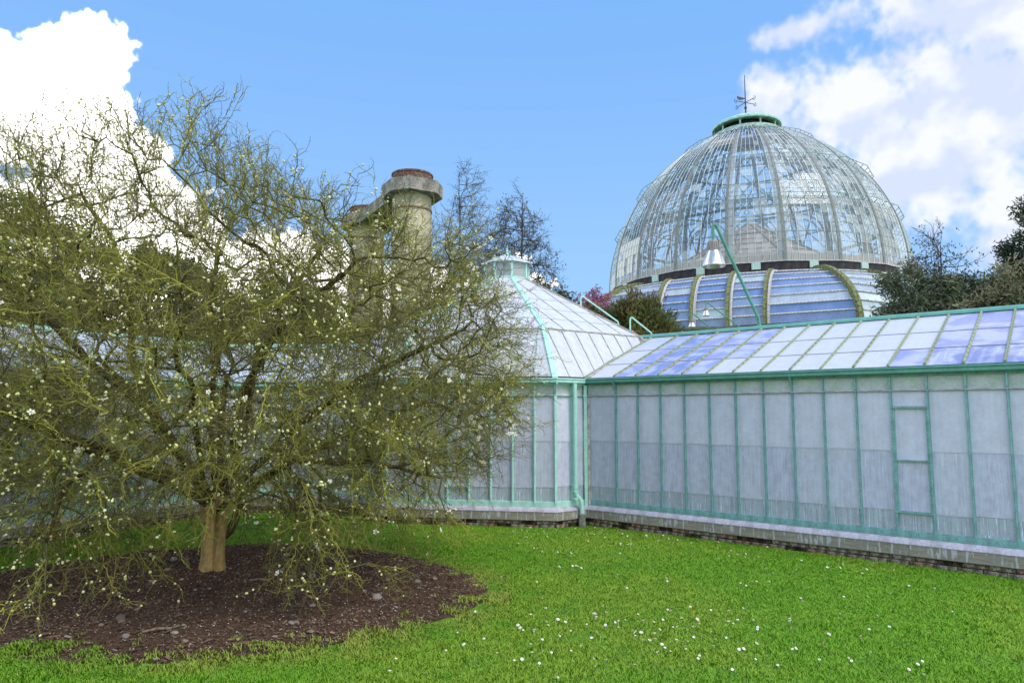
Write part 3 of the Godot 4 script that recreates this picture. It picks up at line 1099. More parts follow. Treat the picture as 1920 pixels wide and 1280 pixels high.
	for k in 8:
		var n := azdir(190.0 + 45.0 * k)
		var c := azdir(190.0 + 45.0 * (k + 0.5))
		var bb := Basis(Vector3.UP, atan2(n.x, n.z))
		var g := MB.new()
		g.box(Vector3(0, 4.365, 0.39), Vector3(0.29, 0.28, 0.006))
		part("lantern_pane", g.mesh(), M.lantern_glass, lo, Transform3D(bb, Vector3.ZERO))
		var ps := MB.new()
		ps.box(c * 0.425 + Vector3.UP * 4.365, Vector3(0.04, 0.29, 0.045), Basis(Vector3.UP, atan2(c.x, c.z)))
		part("lantern_post", ps.mesh(), M.mint, lo)
		var rail := MB.new()
		rail.box(Vector3(0, 4.515, 0.395), Vector3(0.33, 0.03, 0.05))
		rail.box(Vector3(0, 4.238, 0.395), Vector3(0.29, 0.016, 0.03))
		part("lantern_rail", rail.mesh(), M.mint_pale, lo, Transform3D(bb, Vector3.ZERO))
		var rf := MB.new()
		var cl := azdir(190.0 + 45.0 * (k - 0.5))
		rf.quad(c * 0.52 + Vector3.UP * 4.53, cl * 0.52 + Vector3.UP * 4.53, cl * 0.02 + Vector3.UP * 4.745, c * 0.02 + Vector3.UP * 4.745, Vector3(0, 4.3, 0))
		rf.quad(c * 0.52 + Vector3.UP * 4.515, cl * 0.52 + Vector3.UP * 4.515, cl * 0.52 + Vector3.UP * 4.53, c * 0.52 + Vector3.UP * 4.53, Vector3(0, 4.5, 0))
		part("lantern_roof_pane", rf.mesh(), M.roof_white, lo)
		var hp := MB.new()
		hp.bar(c * 0.52 + Vector3.UP * 4.535, c * 0.03 + Vector3.UP * 4.75, 0.022, 0.016)
		part("lantern_hip", hp.mesh(), M.mint_pale, lo)
	var fin := MB.new()
	fin.lathe(Vector3.ZERO, [Vector2(0.0, 4.93), Vector2(0.008, 4.92), Vector2(0.014, 4.84), Vector2(0.03, 4.80), Vector2(0.022, 4.775), Vector2(0.045, 4.755), Vector2(0.05, 4.735)], 12)
	part("finial", fin.mesh(), M.mint, lo)

func build_ranges() -> void:
	# right wing
	var s := [-0.072, 0.431]
	for i in 22:
		s.append(0.431 + 0.3565 * (i + 1))
	var wing := thing("glasshouse_wing", "long low glasshouse wing with teal bars and streaked whitewashed panes, right of the pavilion", "glasshouse", W0)
	glass_range(wing, Vector3.ZERO, WD, s, "teal", -0.78, 0.0, [11], [1, 8, 15, 22], 0.42, 0.0, func(i, j):
		# bays counted from the valley; thinly washed panes show the glass
		var t: Material = M.roof_wash
		if i in [4, 5]:
			t = M.roof_thin if i == 4 or j < 2 else M.roof_mid
		elif i in [3, 6, 7]:
			t = M.roof_mid if i != 7 or j > 0 else M.roof_wash
		elif i >= 14 and i <= 17:
			t = M.roof_thin if j == 0 else M.roof_mid
		elif i == 13:
			t = M.roof_mid if j == 0 else M.roof_wash
		return t)
	# flashing in the valley against the pavilion
	var vb := MB.new()
	var va := Vector3(0, ROOF0 + 0.02, 0)
	var ve := Vector3(0.6419, 0, -0.7668) * 2.15 - WD * 0.36 + Vector3.UP * (ROOF0 + 0.82)
	vb.bar(va, ve, 0.06, 0.02, Vector3(-0.3, 1, 0.3).normalized())
	part("valley_flashing", vb.mesh(), M.dirty_white, wing)
	# left wing and the short range that joins it to the pavilion
	var G := Vector3(-4.54, 0, -11.48)
	var K := Vector3(-2.66, 0, -11.44)
	var link := thing("link_glasshouse", "short low glasshouse range behind the blossoming tree, joining pavilion and left wing", "glasshouse", G)
	var ld := (K - G).normalized()
	glass_range(link, Vector3.ZERO, ld, steps(0, (K - G).length(), 5), "mint", -0.58, -0.5, [], [2], 1.2, 1.2, func(_i, _j): return M.roof_wash)
	var wl := 5.4
	var d := azdir(29.2)
	var lw := thing("glasshouse_wing", "low glasshouse wing with mint sill behind the blossoming tree, leading out on the left", "glasshouse", G - d * wl)
	glass_range(lw, Vector3.ZERO, d, steps(0, wl, 15), "mint", 0.0, -0.58, [], [4, 11], 0.0, 1.2, func(_i, _j): return M.roof_wash)

func build_lamp(base: Vector3, top: Vector3, drop: float, label: String, pipe_r: float, with_post: float) -> void:
	var root := thing("gooseneck_lamp", label, "lamp", base, "hooded lamps on bent green pipes")
	var t := top - base
	var pts := []
	var side := Vector3(-1, 0, 0)
	var bend := 0.09 if drop < 0.5 else 0.16
	var a := t - (t.normalized()) * bend
	var hang := t + side * 0.05 + Vector3.DOWN * bend
	pts.append(Vector3(0.004, -0.10, 0))
	pts.append(Vector3(0.004, 0.0, 0))
	pts.append(Vector3(0, 0.08, 0) + t * 0.02)
	pts.append(a)
	for i in range(1, 7):
		pts.append(a.bezier_interpolate(t + t.normalized() * 0.02, t + side * 0.05 + Vector3.UP * 0.01, hang, i / 7.0))
	pts.append(hang)
	pts.append(hang + Vector3.DOWN * drop)
	var rad := []
	for p in pts:
		rad.append(pipe_r)
	var mb := MB.new()
	mb.tube(pts, rad, 10)
	part("bent_pipe", mb.mesh(), M.mint if pipe_r < 0.024 else M.pipe_green, root)
	if with_post > 0.0:
		var ps := MB.new()
		ps.tube([Vector3(0, -0.08, 0), Vector3(0, -with_post, 0)], [pipe_r * 1.3, pipe_r * 1.3], 8)
		part("post", ps.mesh(), M.green, root)
	else:
		var fl := MB.new()
		fl.lathe(Vector3(0, -0.035, 0), [Vector2(0.028, 0.03), Vector2(0.045, 0.02), Vector2(0.045, -0.02)], 10)
		part("pipe_foot", fl.mesh(), M.green, root)
	var h := hang + Vector3.DOWN * drop
	var nk := MB.new()
	nk.lathe(h, [Vector2(0.02, 0.02), Vector2(0.075, 0.01), Vector2(0.084, -0.02), Vector2(0.10, -0.15), Vector2(0.098, -0.16)], 24)
	for i in 18:
		var ang := TAU * i / 18
		nk.box(h + Vector3(sin(ang) * 0.095, -0.08, cos(ang) * 0.095), Vector3(0.008, 0.13, 0.012), Basis(Vector3.UP, ang) * Basis(Vector3.RIGHT, -0.12))
	part("lamp_neck", nk.mesh(), M.lamp_neck, root)
	var sh := MB.new()
	sh.lathe(h, [Vector2(0.100, -0.16), Vector2(0.115, -0.19), Vector2(0.150, -0.28), Vector2(0.176, -0.37), Vector2(0.182, -0.40), Vector2(0.186, -0.405), Vector2(0.180, -0.41), Vector2(0.146, -0.29), Vector2(0.095, -0.17)], 32)
	part("lamp_shade", sh.mesh(), M.lamp_metal, root)
	var bl := MB.new()
	bl.lathe(h, [Vector2(0.0, -0.18), Vector2(0.03, -0.20), Vector2(0.05, -0.27), Vector2(0.035, -0.33), Vector2(0.0, -0.345)], 12)
	part("bulb", bl.mesh(), M.dirty_white, root)

func build_lamps() -> void:
	build_lamp(Vector3(3.93, 3.03, -10.762), Vector3(3.29, 4.67, -10.762), 0.20, "big hooded metal lamp on bent green pipe rising from the near glasshouse ridge", 0.026, 0.0)
	build_lamp(Vector3(11.5, 5.76, -34.0), Vector3(9.82, 7.16, -34.0), 0.20, "small pale lamp on thin straight pipe, higher of the two before the dome's lower roof", 0.03, 5.6)
	build_lamp(Vector3(8.92, 5.18, -30.0), Vector3(8.03, 6.0, -30.0), 0.18, "small pale lamp on hooked pipe, lower of the two beside the dark round yew", 0.03, 5.0)
	build_lamp(Vector3(3.09, 3.30, -15.0), Vector3(2.67, 3.74, -15.0), 0.22, "bare hooked mint pipe in front of the yew, nearest the wing's ridge end", 0.018, 3.2)
	build_lamp(Vector3(2.36, 3.55, -15.0), Vector3(1.58, 4.21, -15.0), 0.25, "bare hooked mint pipe higher up beside the pavilion roof, left of the yew", 0.018, 3.5)
	# rear gallery, of which only the ridge shows
	var rg := thing("rear_gallery", "dark green ridge of a low gallery behind the near wing, below the dome", "glasshouse", Vector3(7.9, 0, -26.0))
	var mb := MB.new()
	mb.sweep([Vector2(-2.0, 0), Vector2(2.0, 0), Vector2(2.0, 3.4), Vector2(0.2, 4.72), Vector2(-0.2, 4.72), Vector2(-2.0, 3.4)], -2.2, 2.3)
	part("glass_body", mb.mesh(), M.roof_thin, rg)
	mb = MB.new()
	mb.sweep([Vector2(-0.25, 4.723), Vector2(0.25, 4.723), Vector2(0.25, 4.80), Vector2(0.1, 4.90), Vector2(-0.1, 4.90), Vector2(-0.25, 4.80)], -2.25, 2.35)
	part("ridge_cap", mb.mesh(), M.gallery_ridge, rg)

func build_chimney() -> void:
	var root := thing("twin_chimney", "twin rendered chimney columns joined by a concrete slab, with brick tops", "chimney", Vector3(-4.05, 0, -21.75))
	var a := Vector3(1.04, 0, 1.75)
	var b := Vector3(-1.05, 0, -1.75)
	for e in [[a, 0.595], [b, 0.60]]:
		var c: Vector3 = e[0]
		var r: float = e[1]
		var sh := MB.new()
		sh.lathe(c, [Vector2(r * 0.97, 8.06), Vector2(r * 0.985, 7.62), Vector2(r * 1.0, 0.0)], 40)
		part("chimney_shaft", sh.mesh(), M.render, root)
		var bd := MB.new()
		bd.lathe(c, [Vector2(r * 0.98, 7.66), Vector2(r * 1.02, 7.65), Vector2(r * 1.02, 7.60), Vector2(r * 0.98, 7.59)], 40)
		part("iron_band", bd.mesh(), M.rust, root)
		var top := MB.new()
		top.lathe(c, [Vector2(r * 0.80, 8.30), Vector2(r * 0.80, 8.745), Vector2(r * 0.98, 8.745), Vector2(r * 0.98, 8.30)], 40)
		var cr := part("chimney_top", top.mesh(), M.concrete_plain, root)
		for course in 6:
			var nb := 26
			var pr := 0.012 + (0.02 if course == 5 else 0.0)
			for k in nb:
				var th := TAU * (k + (course % 2) * 0.5) / nb
				var dir := Vector3(sin(th), 0, cos(th))
				if dir.z < -0.3:
					continue
				var bm := MB.new()
				bm.off = Vector2(rng.randf(), rng.randf())
				bm.box(c + dir * (r * 0.98 + pr - 0.045) + Vector3.UP * (8.44 + course * 0.058), Vector3(TAU * r / nb - 0.014, 0.049, 0.11), Basis(Vector3.UP, th))
				part("brick", bm.mesh(), M.brick_red[rng.randi() % 3], cr)
	# slab with cut corners
	var d := (a - b).normalized()
	var x := Vector3.UP.cross(d)
	var half := (a - b).length() / 2
	var poly := PackedVector2Array()
	for q in [Vector2(-0.42, -half - 0.86), Vector2(0.42, -half - 0.86), Vector2(0.82, -half - 0.4), Vector2(0.82, -half + 0.42), Vector2(0.52, -half + 0.75), Vector2(0.52, half - 0.75), Vector2(0.82, half - 0.42), Vector2(0.82, half + 0.4), Vector2(0.42, half + 0.86), Vector2(-0.42, half + 0.86), Vector2(-0.82, half + 0.4), Vector2(-0.82, half - 0.42), Vector2(-0.52, half - 0.75), Vector2(-0.52, -half + 0.75), Vector2(-0.82, -half + 0.42), Vector2(-0.82, -half - 0.4)]:
		poly.append(q)
	var sl := MB.new()
	for tr in Geometry2D.triangulate_polygon(poly).size() / 3:
		var ids := Geometry2D.triangulate_polygon(poly)
		var p := []
		for k in 3:
			var q := poly[ids[tr * 3 + k]]
			p.append(x * q.x + d * q.y)
		sl.face([p[0] + Vector3.UP * 8.42, p[1] + Vector3.UP * 8.42, p[2] + Vector3.UP * 8.42], Vector3.UP)
		sl.face([p[0] + Vector3.UP * 8.05, p[1] + Vector3.UP * 8.05, p[2] + Vector3.UP * 8.05], Vector3.DOWN)
	for k in poly.size():
		var q := poly[k]
		var q2 := poly[(k + 1) % poly.size()]
		var e := q2 - q
		var n2 := Vector2(e.y, -e.x).normalized()
		if Geometry2D.is_point_in_polygon((q + q2) / 2 + n2 * 0.05, poly):
			n2 = -n2
		sl.face([x * q.x + d * q.y + Vector3.UP * 8.05, x * q2.x + d * q2.y + Vector3.UP * 8.05, x * q2.x + d * q2.y + Vector3.UP * 8.42, x * q.x + d * q.y + Vector3.UP * 8.42], x * n2.x + d * n2.y)
	part("concrete_slab", sl.mesh(), M.concrete_plain, root)

# ---------------------------------------------------------------- the great dome
const DC := Vector3(25.2, 0, -70.6)
var prof := [[14.25, 14.85], [15.1, 14.82], [15.95, 14.75], [16.8, 14.66], [17.65, 14.5], [18.5, 14.3], [19.3, 14.08], [20.1, 13.8], [20.95, 13.45], [21.75, 13.08], [22.55, 12.66], [23.35, 12.18], [24.1, 11.68], [24.85, 11.1], [25.6, 10.5], [26.3, 9.86], [27.0, 9.15], [27.65, 8.42], [28.3, 7.65], [28.9, 6.85], [29.45, 6.02], [29.95, 5.2], [30.4, 4.4], [30.85, 3.55]]

func sect(th: float) -> Vector3:
	return Vector3(sin(th), 0, cos(th))

func build_dome() -> void:
	var root := thing("glass_dome", "great glass dome with mint glazing bars, green copper cap and weathervane", "dome", DC)
	var H9 := deg_to_rad(9.0)
	var nr := prof.size() - 1
	var rim := func(i: int, f: float) -> Vector3:
		# point on the flat facet between two main ribs, f from -1 to 1
		var a: Vector3 = sect(-H9) * prof[i][1]
		var b: Vector3 = sect(H9) * prof[i][1]
		return a.lerp(b, f * 0.5 + 0.5) + Vector3.UP * prof[i][0]
	var nbay := 8
	# meshes shared by all sectors
	var pane_mesh := {}
	for i in nr:
		for j in nbay:
			var mb := MB.new()
			var f0 := -1.0 + 2.0 * j / nbay + 0.02
			var f1 := -1.0 + 2.0 * (j + 1) / nbay - 0.02
			mb.quad(rim.call(i, f0), rim.call(i, f1), rim.call(i + 1, f1), rim.call(i + 1, f0), Vector3(0, 12, 0))
			pane_mesh[i * nbay + j] = mb.mesh()
	var bars := MB.new()
	var laps := MB.new()
	for j in range(1, nbay):
		var f := -1.0 + 2.0 * j / nbay
		for i in nr:
			if i > 19 and j % 2 == 1:
				continue
			var a: Vector3 = rim.call(i, f)
			var b: Vector3 = rim.call(i + 1, f)
			var o := Vector3(a.x, 0, a.z).normalized() * 0.045
			bars.bar(a + o * 0.5, b + o * 0.5, 0.025, 0.026, Vector3(0, 0.3, 1))
	for i in range(1, nr):
		var a: Vector3 = rim.call(i, -1.0)
		var b: Vector3 = rim.call(i, 1.0)
		laps.bar(a + Vector3(0, 0.0, 0.015), b + Vector3(0, 0.0, 0.015), 0.024, 0.01)
	var bars_m := bars.mesh()
	var laps_m := laps.mesh()
	var rib := MB.new()
	for i in nr:
		var a: Vector3 = sect(H9) * prof[i][1] + Vector3.UP * prof[i][0]
		var b: Vector3 = sect(H9) * prof[i + 1][1] + Vector3.UP * prof[i + 1][0]
		var w := lerpf(0.30, 0.13, float(i) / nr)
		rib.bar(a - sect(H9) * 0.03, b - sect(H9) * 0.03, w, 0.10, sect(H9))
	var rib_m := rib.mesh()
	# inner ironwork of one sector
	var inn := MB.new()
	var ins := 1.25
	var ip := func(i: int, f: float, dp: float) -> Vector3:
		var a: Vector3 = sect(-H9) * (prof[i][1] - dp)
		var b: Vector3 = sect(H9) * (prof[i][1] - dp)
		return a.lerp(b, f * 0.5 + 0.5) + Vector3.UP * (prof[i][0] - dp * 0.35)
	for i in nr - 1:
		var a: Vector3 = ip.call(i, 1.0, ins)
		var b: Vector3 = ip.call(i + 1, 1.0, ins)
		inn.bar(a, b, 0.10, 0.12, sect(H9))
		var oa: Vector3 = ip.call(i, 1.0, 0.2)
		var ob: Vector3 = ip.call(i + 1, 1.0, 0.2)
		inn.bar(oa, b, 0.045, 0.045)
		inn.bar(a, ob, 0.045, 0.045)
	for i in [7, 13, 18]:
		# ring trusses at the walkways
		for dp in [0.25, ins]:
			inn.bar(ip.call(i, -1.0, dp), ip.call(i, 1.0, dp), 0.12, 0.24 if i == 7 else 0.15)
		for q in 6:
			var f0 := -1.0 + q / 3.0
			inn.bar(ip.call(i, f0, 0.25), ip.call(i, f0 + 1.0 / 3.0, ins), 0.06, 0.06)
			inn.bar(ip.call(i, f0 + 1.0 / 3.0, 0.25), ip.call(i, f0, ins), 0.06, 0.06)
	inn.bar(ip.call(4, -1.0, ins), ip.call(4, 1.0, ins), 0.10, 0.10)
	inn.bar(ip.call(10, -1.0, ins), ip.call(10, 1.0, ins), 0.09, 0.09)
	inn.bar(ip.call(16, -1.0, ins), ip.call(16, 1.0, ins), 0.08, 0.08)
	# crossed ties between the walkways
	inn.bar(ip.call(7, -1.0, ins), ip.call(13, 1.0, ins), 0.11, 0.09)
	inn.bar(ip.call(7, 1.0, ins), ip.call(13, -1.0, ins), 0.11, 0.09)
	inn.bar(ip.call(13, -1.0, ins), ip.call(18, 1.0, ins), 0.08, 0.07)
	inn.bar(ip.call(13, 1.0, ins), ip.call(18, -1.0, ins), 0.08, 0.07)
	for q in 5:
		var f := -0.66 + q * 0.33
		if q % 2 == 0:
			inn.bar(ip.call(7, f, ins), ip.call(13, f, ins), 0.035, 0.035)
	# round arch with ring ornaments below the first walkway
	var hw := 2.0
	var prev := Vector3.ZERO
	for lv in 2:
		for q in 17:
			var t := PI * q / 16.0
			var rr := 1.95 - lv * 0.38
			var pt := Vector3(-cos(t) * rr, 16.4 + sin(t) * rr * 1.15, 13.0)
			if q > 0:
				inn.bar(prev, pt, 0.09, 0.12, Vector3(0, 0, 1))
			prev = pt
	for q in 9:
		var t := PI * (q + 0.5) / 9.0
		inn.bar(Vector3(-cos(t) * 1.57, 16.4 + sin(t) * 1.8, 13.0), Vector3(-cos(t) * 1.95, 16.4 + sin(t) * 2.24, 13.0), 0.05, 0.05, Vector3(0, 0, 1))
	for sx in [-1.65, -0.55, 0.55, 1.65]:
		for q in 10:
			var t0 := TAU * q / 10.0
			var t1 := TAU * (q + 1) / 10.0
			var rr := 0.30 if absf(sx) > 1.0 else 0.2
			inn.bar(Vector3(sx + cos(t0) * rr, 19.1 + sin(t0) * rr, 12.9), Vector3(sx + cos(t1) * rr, 19.1 + sin(t1) * rr, 12.9), 0.06, 0.06, Vector3(0, 0, 1))
	inn.bar(Vector3(-2.1, 18.7, 12.95), Vector3(2.1, 18.7, 12.95), 0.08, 0.1)
	for sx in [-2.0, 2.0]:
		inn.bar(Vector3(sx, 14.2, 13.05), Vector3(sx, 19.3, 12.8), 0.2, 0.2, Vector3(0, 0, 1))
		for q in 7:
			inn.bar(Vector3(sx - 0.3 * sign(sx), 14.4 + q * 0.35, 13.0), Vector3(sx, 14.7 + q * 0.35, 13.0), 0.05, 0.05, Vector3(0, 0, 1))
	var inn_m := inn.mesh()
	var names := 0
	for k in 20:
		var th := deg_to_rad(-0.2 + 18.0 * k)
		var xf := Transform3D(Basis(Vector3.UP, th), Vector3.ZERO)
		var front := k in [0, 19, 18, 17]
		part("glazing_bars", bars_m, M.dome_bar, root, xf, "stuff")
		part("lap_bars", laps_m, M.iron_pale, root, xf, "stuff")
		part("main_rib", rib_m, M.dome_rib, root, xf)
		part("inner_ironwork", inn_m, M.iron if k in [19, 18, 17, 16, 15, 14, 13] else M.iron_pale, root, xf)
		# panes
		var rest := {}
		for i in nr:
			for j in nbay:
				var mt: Material = M.dome_glass
				var rv := rng.randf()
				if k in [14, 15, 16, 17, 18]:
					mt = M.dome_clear
				if i == 0:
					mt = M.dome_haze
				if k in [1, 2, 3] and rv < 0.75:
					mt = M.dome_haze
				elif k in [0] and rv < 0.3:
					mt = M.dome_haze
				elif rv < (0.16 if k in [18, 19, 0] else 0.07):
					mt = M.dome_haze
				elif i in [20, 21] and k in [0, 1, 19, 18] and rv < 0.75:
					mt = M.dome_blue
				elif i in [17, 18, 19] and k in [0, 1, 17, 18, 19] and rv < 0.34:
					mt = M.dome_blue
				if k == 16 and i in [1, 2, 3, 4] and not (i < 3 and j in [3, 6]) and rv < 0.94:
					mt = M.dome_white
				if k == 15 and i < 2 and j > 2:
					mt = M.dome_white
				if j == 0 or j == nbay - 1:
					mt = M.dome_haze if mt == M.dome_glass else (M.dome_glass if mt == M.dome_clear else mt)
				if front and i < 9:
					part("pane", pane_mesh[i * nbay + j], mt, root, xf)
					names += 1
				else:
					if not rest.has(mt):
						rest[mt] = SurfaceTool.new()
						rest[mt].begin(Mesh.PRIMITIVE_TRIANGLES)
					rest[mt].append_from(pane_mesh[i * nbay + j], 0, Transform3D())
		for mt in rest:
			part("upper_panes", rest[mt].commit(), mt, root, xf, "stuff")
	# drum with light blocks
	for k in 20:
		var th := deg_to_rad(-0.2 + 18.0 * k)
		var xf := Transform3D(Basis(Vector3.UP, th), Vector3.ZERO)
		var w2 := 14.9 * sin(H9)
		var zz := 14.9 * cos(H9)
		var db := MB.new()
		db.box(Vector3(0, 13.79, zz - 0.3), Vector3(w2 * 2.0, 0.78, 0.6))
		part("drum_panel", db.mesh(), M.drum, root, xf)
		db = MB.new()
		db.box(Vector3(0, 14.22, zz - 0.2), Vector3(w2 * 2.02, 0.07, 0.55))
		part("drum_cornice", db.mesh(), M.purlin, root, xf)
		db = MB.new()
		db.box(Vector3(0, 13.36, zz - 0.2), Vector3(w2 * 2.03, 0.10, 0.8))
		part("drum_base", db.mesh(), M.moss_rib, root, xf)
		db = MB.new()
		db.box(Vector3(0, 13.88, zz + 0.06), Vector3(0.72, 0.60, 0.16))
		part("light_block", db.mesh(), M.mint_pale, root, xf)
		db = MB.new()
		db.box(Vector3(0, 14.6, zz - 0.8), Vector3(w2 * 1.9, 0.75, 0.06))
		part("inner_parapet", db.mesh(), M.wood_band, root, xf)
	# guard rails on brackets, standing off the glass
	for rl in [[20.35, 14.15], [24.75, 11.75], [29.3, 6.75]]:
		for k in 20:
			var th := deg_to_rad(-0.2 + 18.0 * k)
			var xf := Transform3D(Basis(Vector3.UP, th), Vector3.ZERO)
			var mb := MB.new()
			var r: float = rl[1]
			var h: float = rl[0]
			mb.bar(sect(-H9) * r + Vector3.UP * h, sect(H9) * r + Vector3.UP * h, 0.05, 0.05)
			for q in 3:
				var f := (q - 1) * 0.66
				var a := (sect(-H9) * r).lerp(sect(H9) * r, f * 0.5 + 0.5) + Vector3.UP * h
				var inward := Vector3(a.x, 0, a.z).normalized()
				mb.bar(a, a - inward * 0.5 - Vector3.UP * 0.42, 0.04, 0.05)
			part("guard_rail", mb.mesh(), M.rail, root, xf)
	# copper cap on short posts over the open eye
	var base := MB.new()
	base.lathe(Vector3.ZERO, [Vector2(3.35, 31.15), Vector2(3.55, 31.1), Vector2(3.62, 30.75), Vector2(3.3, 30.7)], 40)
	part("eye_ring", base.mesh(), M.copper_pale, root)
	var well := MB.new()
	well.lathe(Vector3.ZERO, [Vector2(2.55, 32.0), Vector2(2.6, 31.0)], 40)
	well.lathe(Vector3.ZERO, [Vector2(0.0, 31.05), Vector2(3.3, 31.04)], 40)
	part("eye_well", well.mesh(), M.dark, root)
	for k in 10:
		var th := deg_to_rad(6.0 + 36.0 * k)
		var ps := MB.new()
		ps.tube([sect(th) * 3.2 + Vector3.UP * 31.1, sect(th) * 3.2 + Vector3.UP * 31.75], [0.10, 0.10], 8)
		ps.box(sect(th) * 3.2 + Vector3.UP * 31.80, Vector3(0.42, 0.12, 0.3), Basis(Vector3.UP, th))
		part("cap_post", ps.mesh(), M.copper_pale, root)
	var cap := MB.new()
	cap.lathe(Vector3.ZERO, [Vector2(0.0, 32.9), Vector2(0.6, 32.88), Vector2(1.6, 32.78), Vector2(2.6, 32.58), Vector2(3.2, 32.28), Vector2(3.46, 32.1), Vector2(3.54, 31.98), Vector2(3.54, 31.82), Vector2(3.40, 31.80), Vector2(2.4, 31.95), Vector2(0.0, 32.2)], 48)
	part("copper_cap", cap.mesh(), M.copper, root)
	# weathervane
	var vane := MB.new()
	vane.tube([Vector3(0, 32.6, 0), Vector3(0, 34.2, 0), Vector3(0, 35.4, 0), Vector3(0, 37.95, 0)], [0.11, 0.075, 0.06, 0.035], 8)
	vane.lathe(Vector3(0, 34.25, 0), [Vector2(0.05, 0.16), Vector2(0.15, 0.05), Vector2(0.15, -0.05), Vector2(0.06, -0.16)], 10)
	vane.lathe(Vector3(0, 34.85, 0), [Vector2(0.05, 0.1), Vector2(0.12, 0.0), Vector2(0.05, -0.1)], 10)
	var vm := part("weathervane", vane.mesh(), M.vane, root)
	var arms := MB.new()
	for ang in [20.0, 115.0]:
		var dv := sect(deg_to_rad(ang + 90.0))
		arms.tube([-dv * 1.25 + Vector3.UP * 34.85, dv * 1.25 + Vector3.UP * 34.85], [0.035, 0.035], 6)
		for sg in [-1.0, 1.0]:
			var e: Vector3 = dv * 1.25 * sg + Vector3.UP * 34.85
			var cu := []
			for q in 8:
				var t := PI * 1.4 * q / 7.0
				cu.append(e + dv * sg * sin(t) * 0.18 + Vector3.UP * (cos(t) * 0.2 + 0.0))
			var cr := []
			for q in 8:
				cr.append(0.03)
			arms.tube(cu, cr, 5)
	part("vane_arm", arms.mesh(), M.vane, vm)
	var bird := MB.new()
	bird.prism(PackedVector2Array([Vector2(-0.95, 0.24), Vector2(-0.90, -0.05), Vector2(-0.62, -0.16), Vector2(-0.35, -0.10), Vector2(-0.06, 0.0), Vector2(-0.06, 0.08), Vector2(-0.45, 0.14)]), -0.03, 0.03)
	part("vane_arrow", bird.mesh(), M.vane, vm, Transform3D(Basis(Vector3.UP, 0.15), Vector3(0, 35.25, 0)))
	# pale tent-shaped roof inside the dome
	for k in 12:
		var t0 := TAU * k / 12.0
		var t1 := TAU * (k + 1) / 12.0
		var mb := MB.new()
		mb.quad(sect(t0) * 10.6 + Vector3.UP * 15.1, sect(t1) * 10.6 + Vector3.UP * 15.1, sect(t1) * 0.6 + Vector3.UP * 21.2, sect(t0) * 0.6 + Vector3.UP * 21.2, Vector3(0, 12, 0))
		part("inner_roof_panel", mb.mesh(), M.inner_roof, root)
		var rb := MB.new()
		rb.bar(sect(t0) * 10.62 + Vector3.UP * 15.16, sect(t0) * 0.6 + Vector3.UP * 21.28, 0.3, 0.12)
		for q in 7:
			var f := (q + 0.5) / 7.5
			rb.bar((sect(t0) * 10.6 + Vector3.UP * 15.1).lerp(sect(t0) * 0.6 + Vector3.UP * 21.2, f) + Vector3.UP * 0.05, (sect(t1) * 10.6 + Vector3.UP * 15.1).lerp(sect(t1) * 0.6 + Vector3.UP * 21.2, f) + Vector3.UP * 0.05, 0.07, 0.06)
		part("inner_roof_rib", rb.mesh(), M.inner_rib, root)

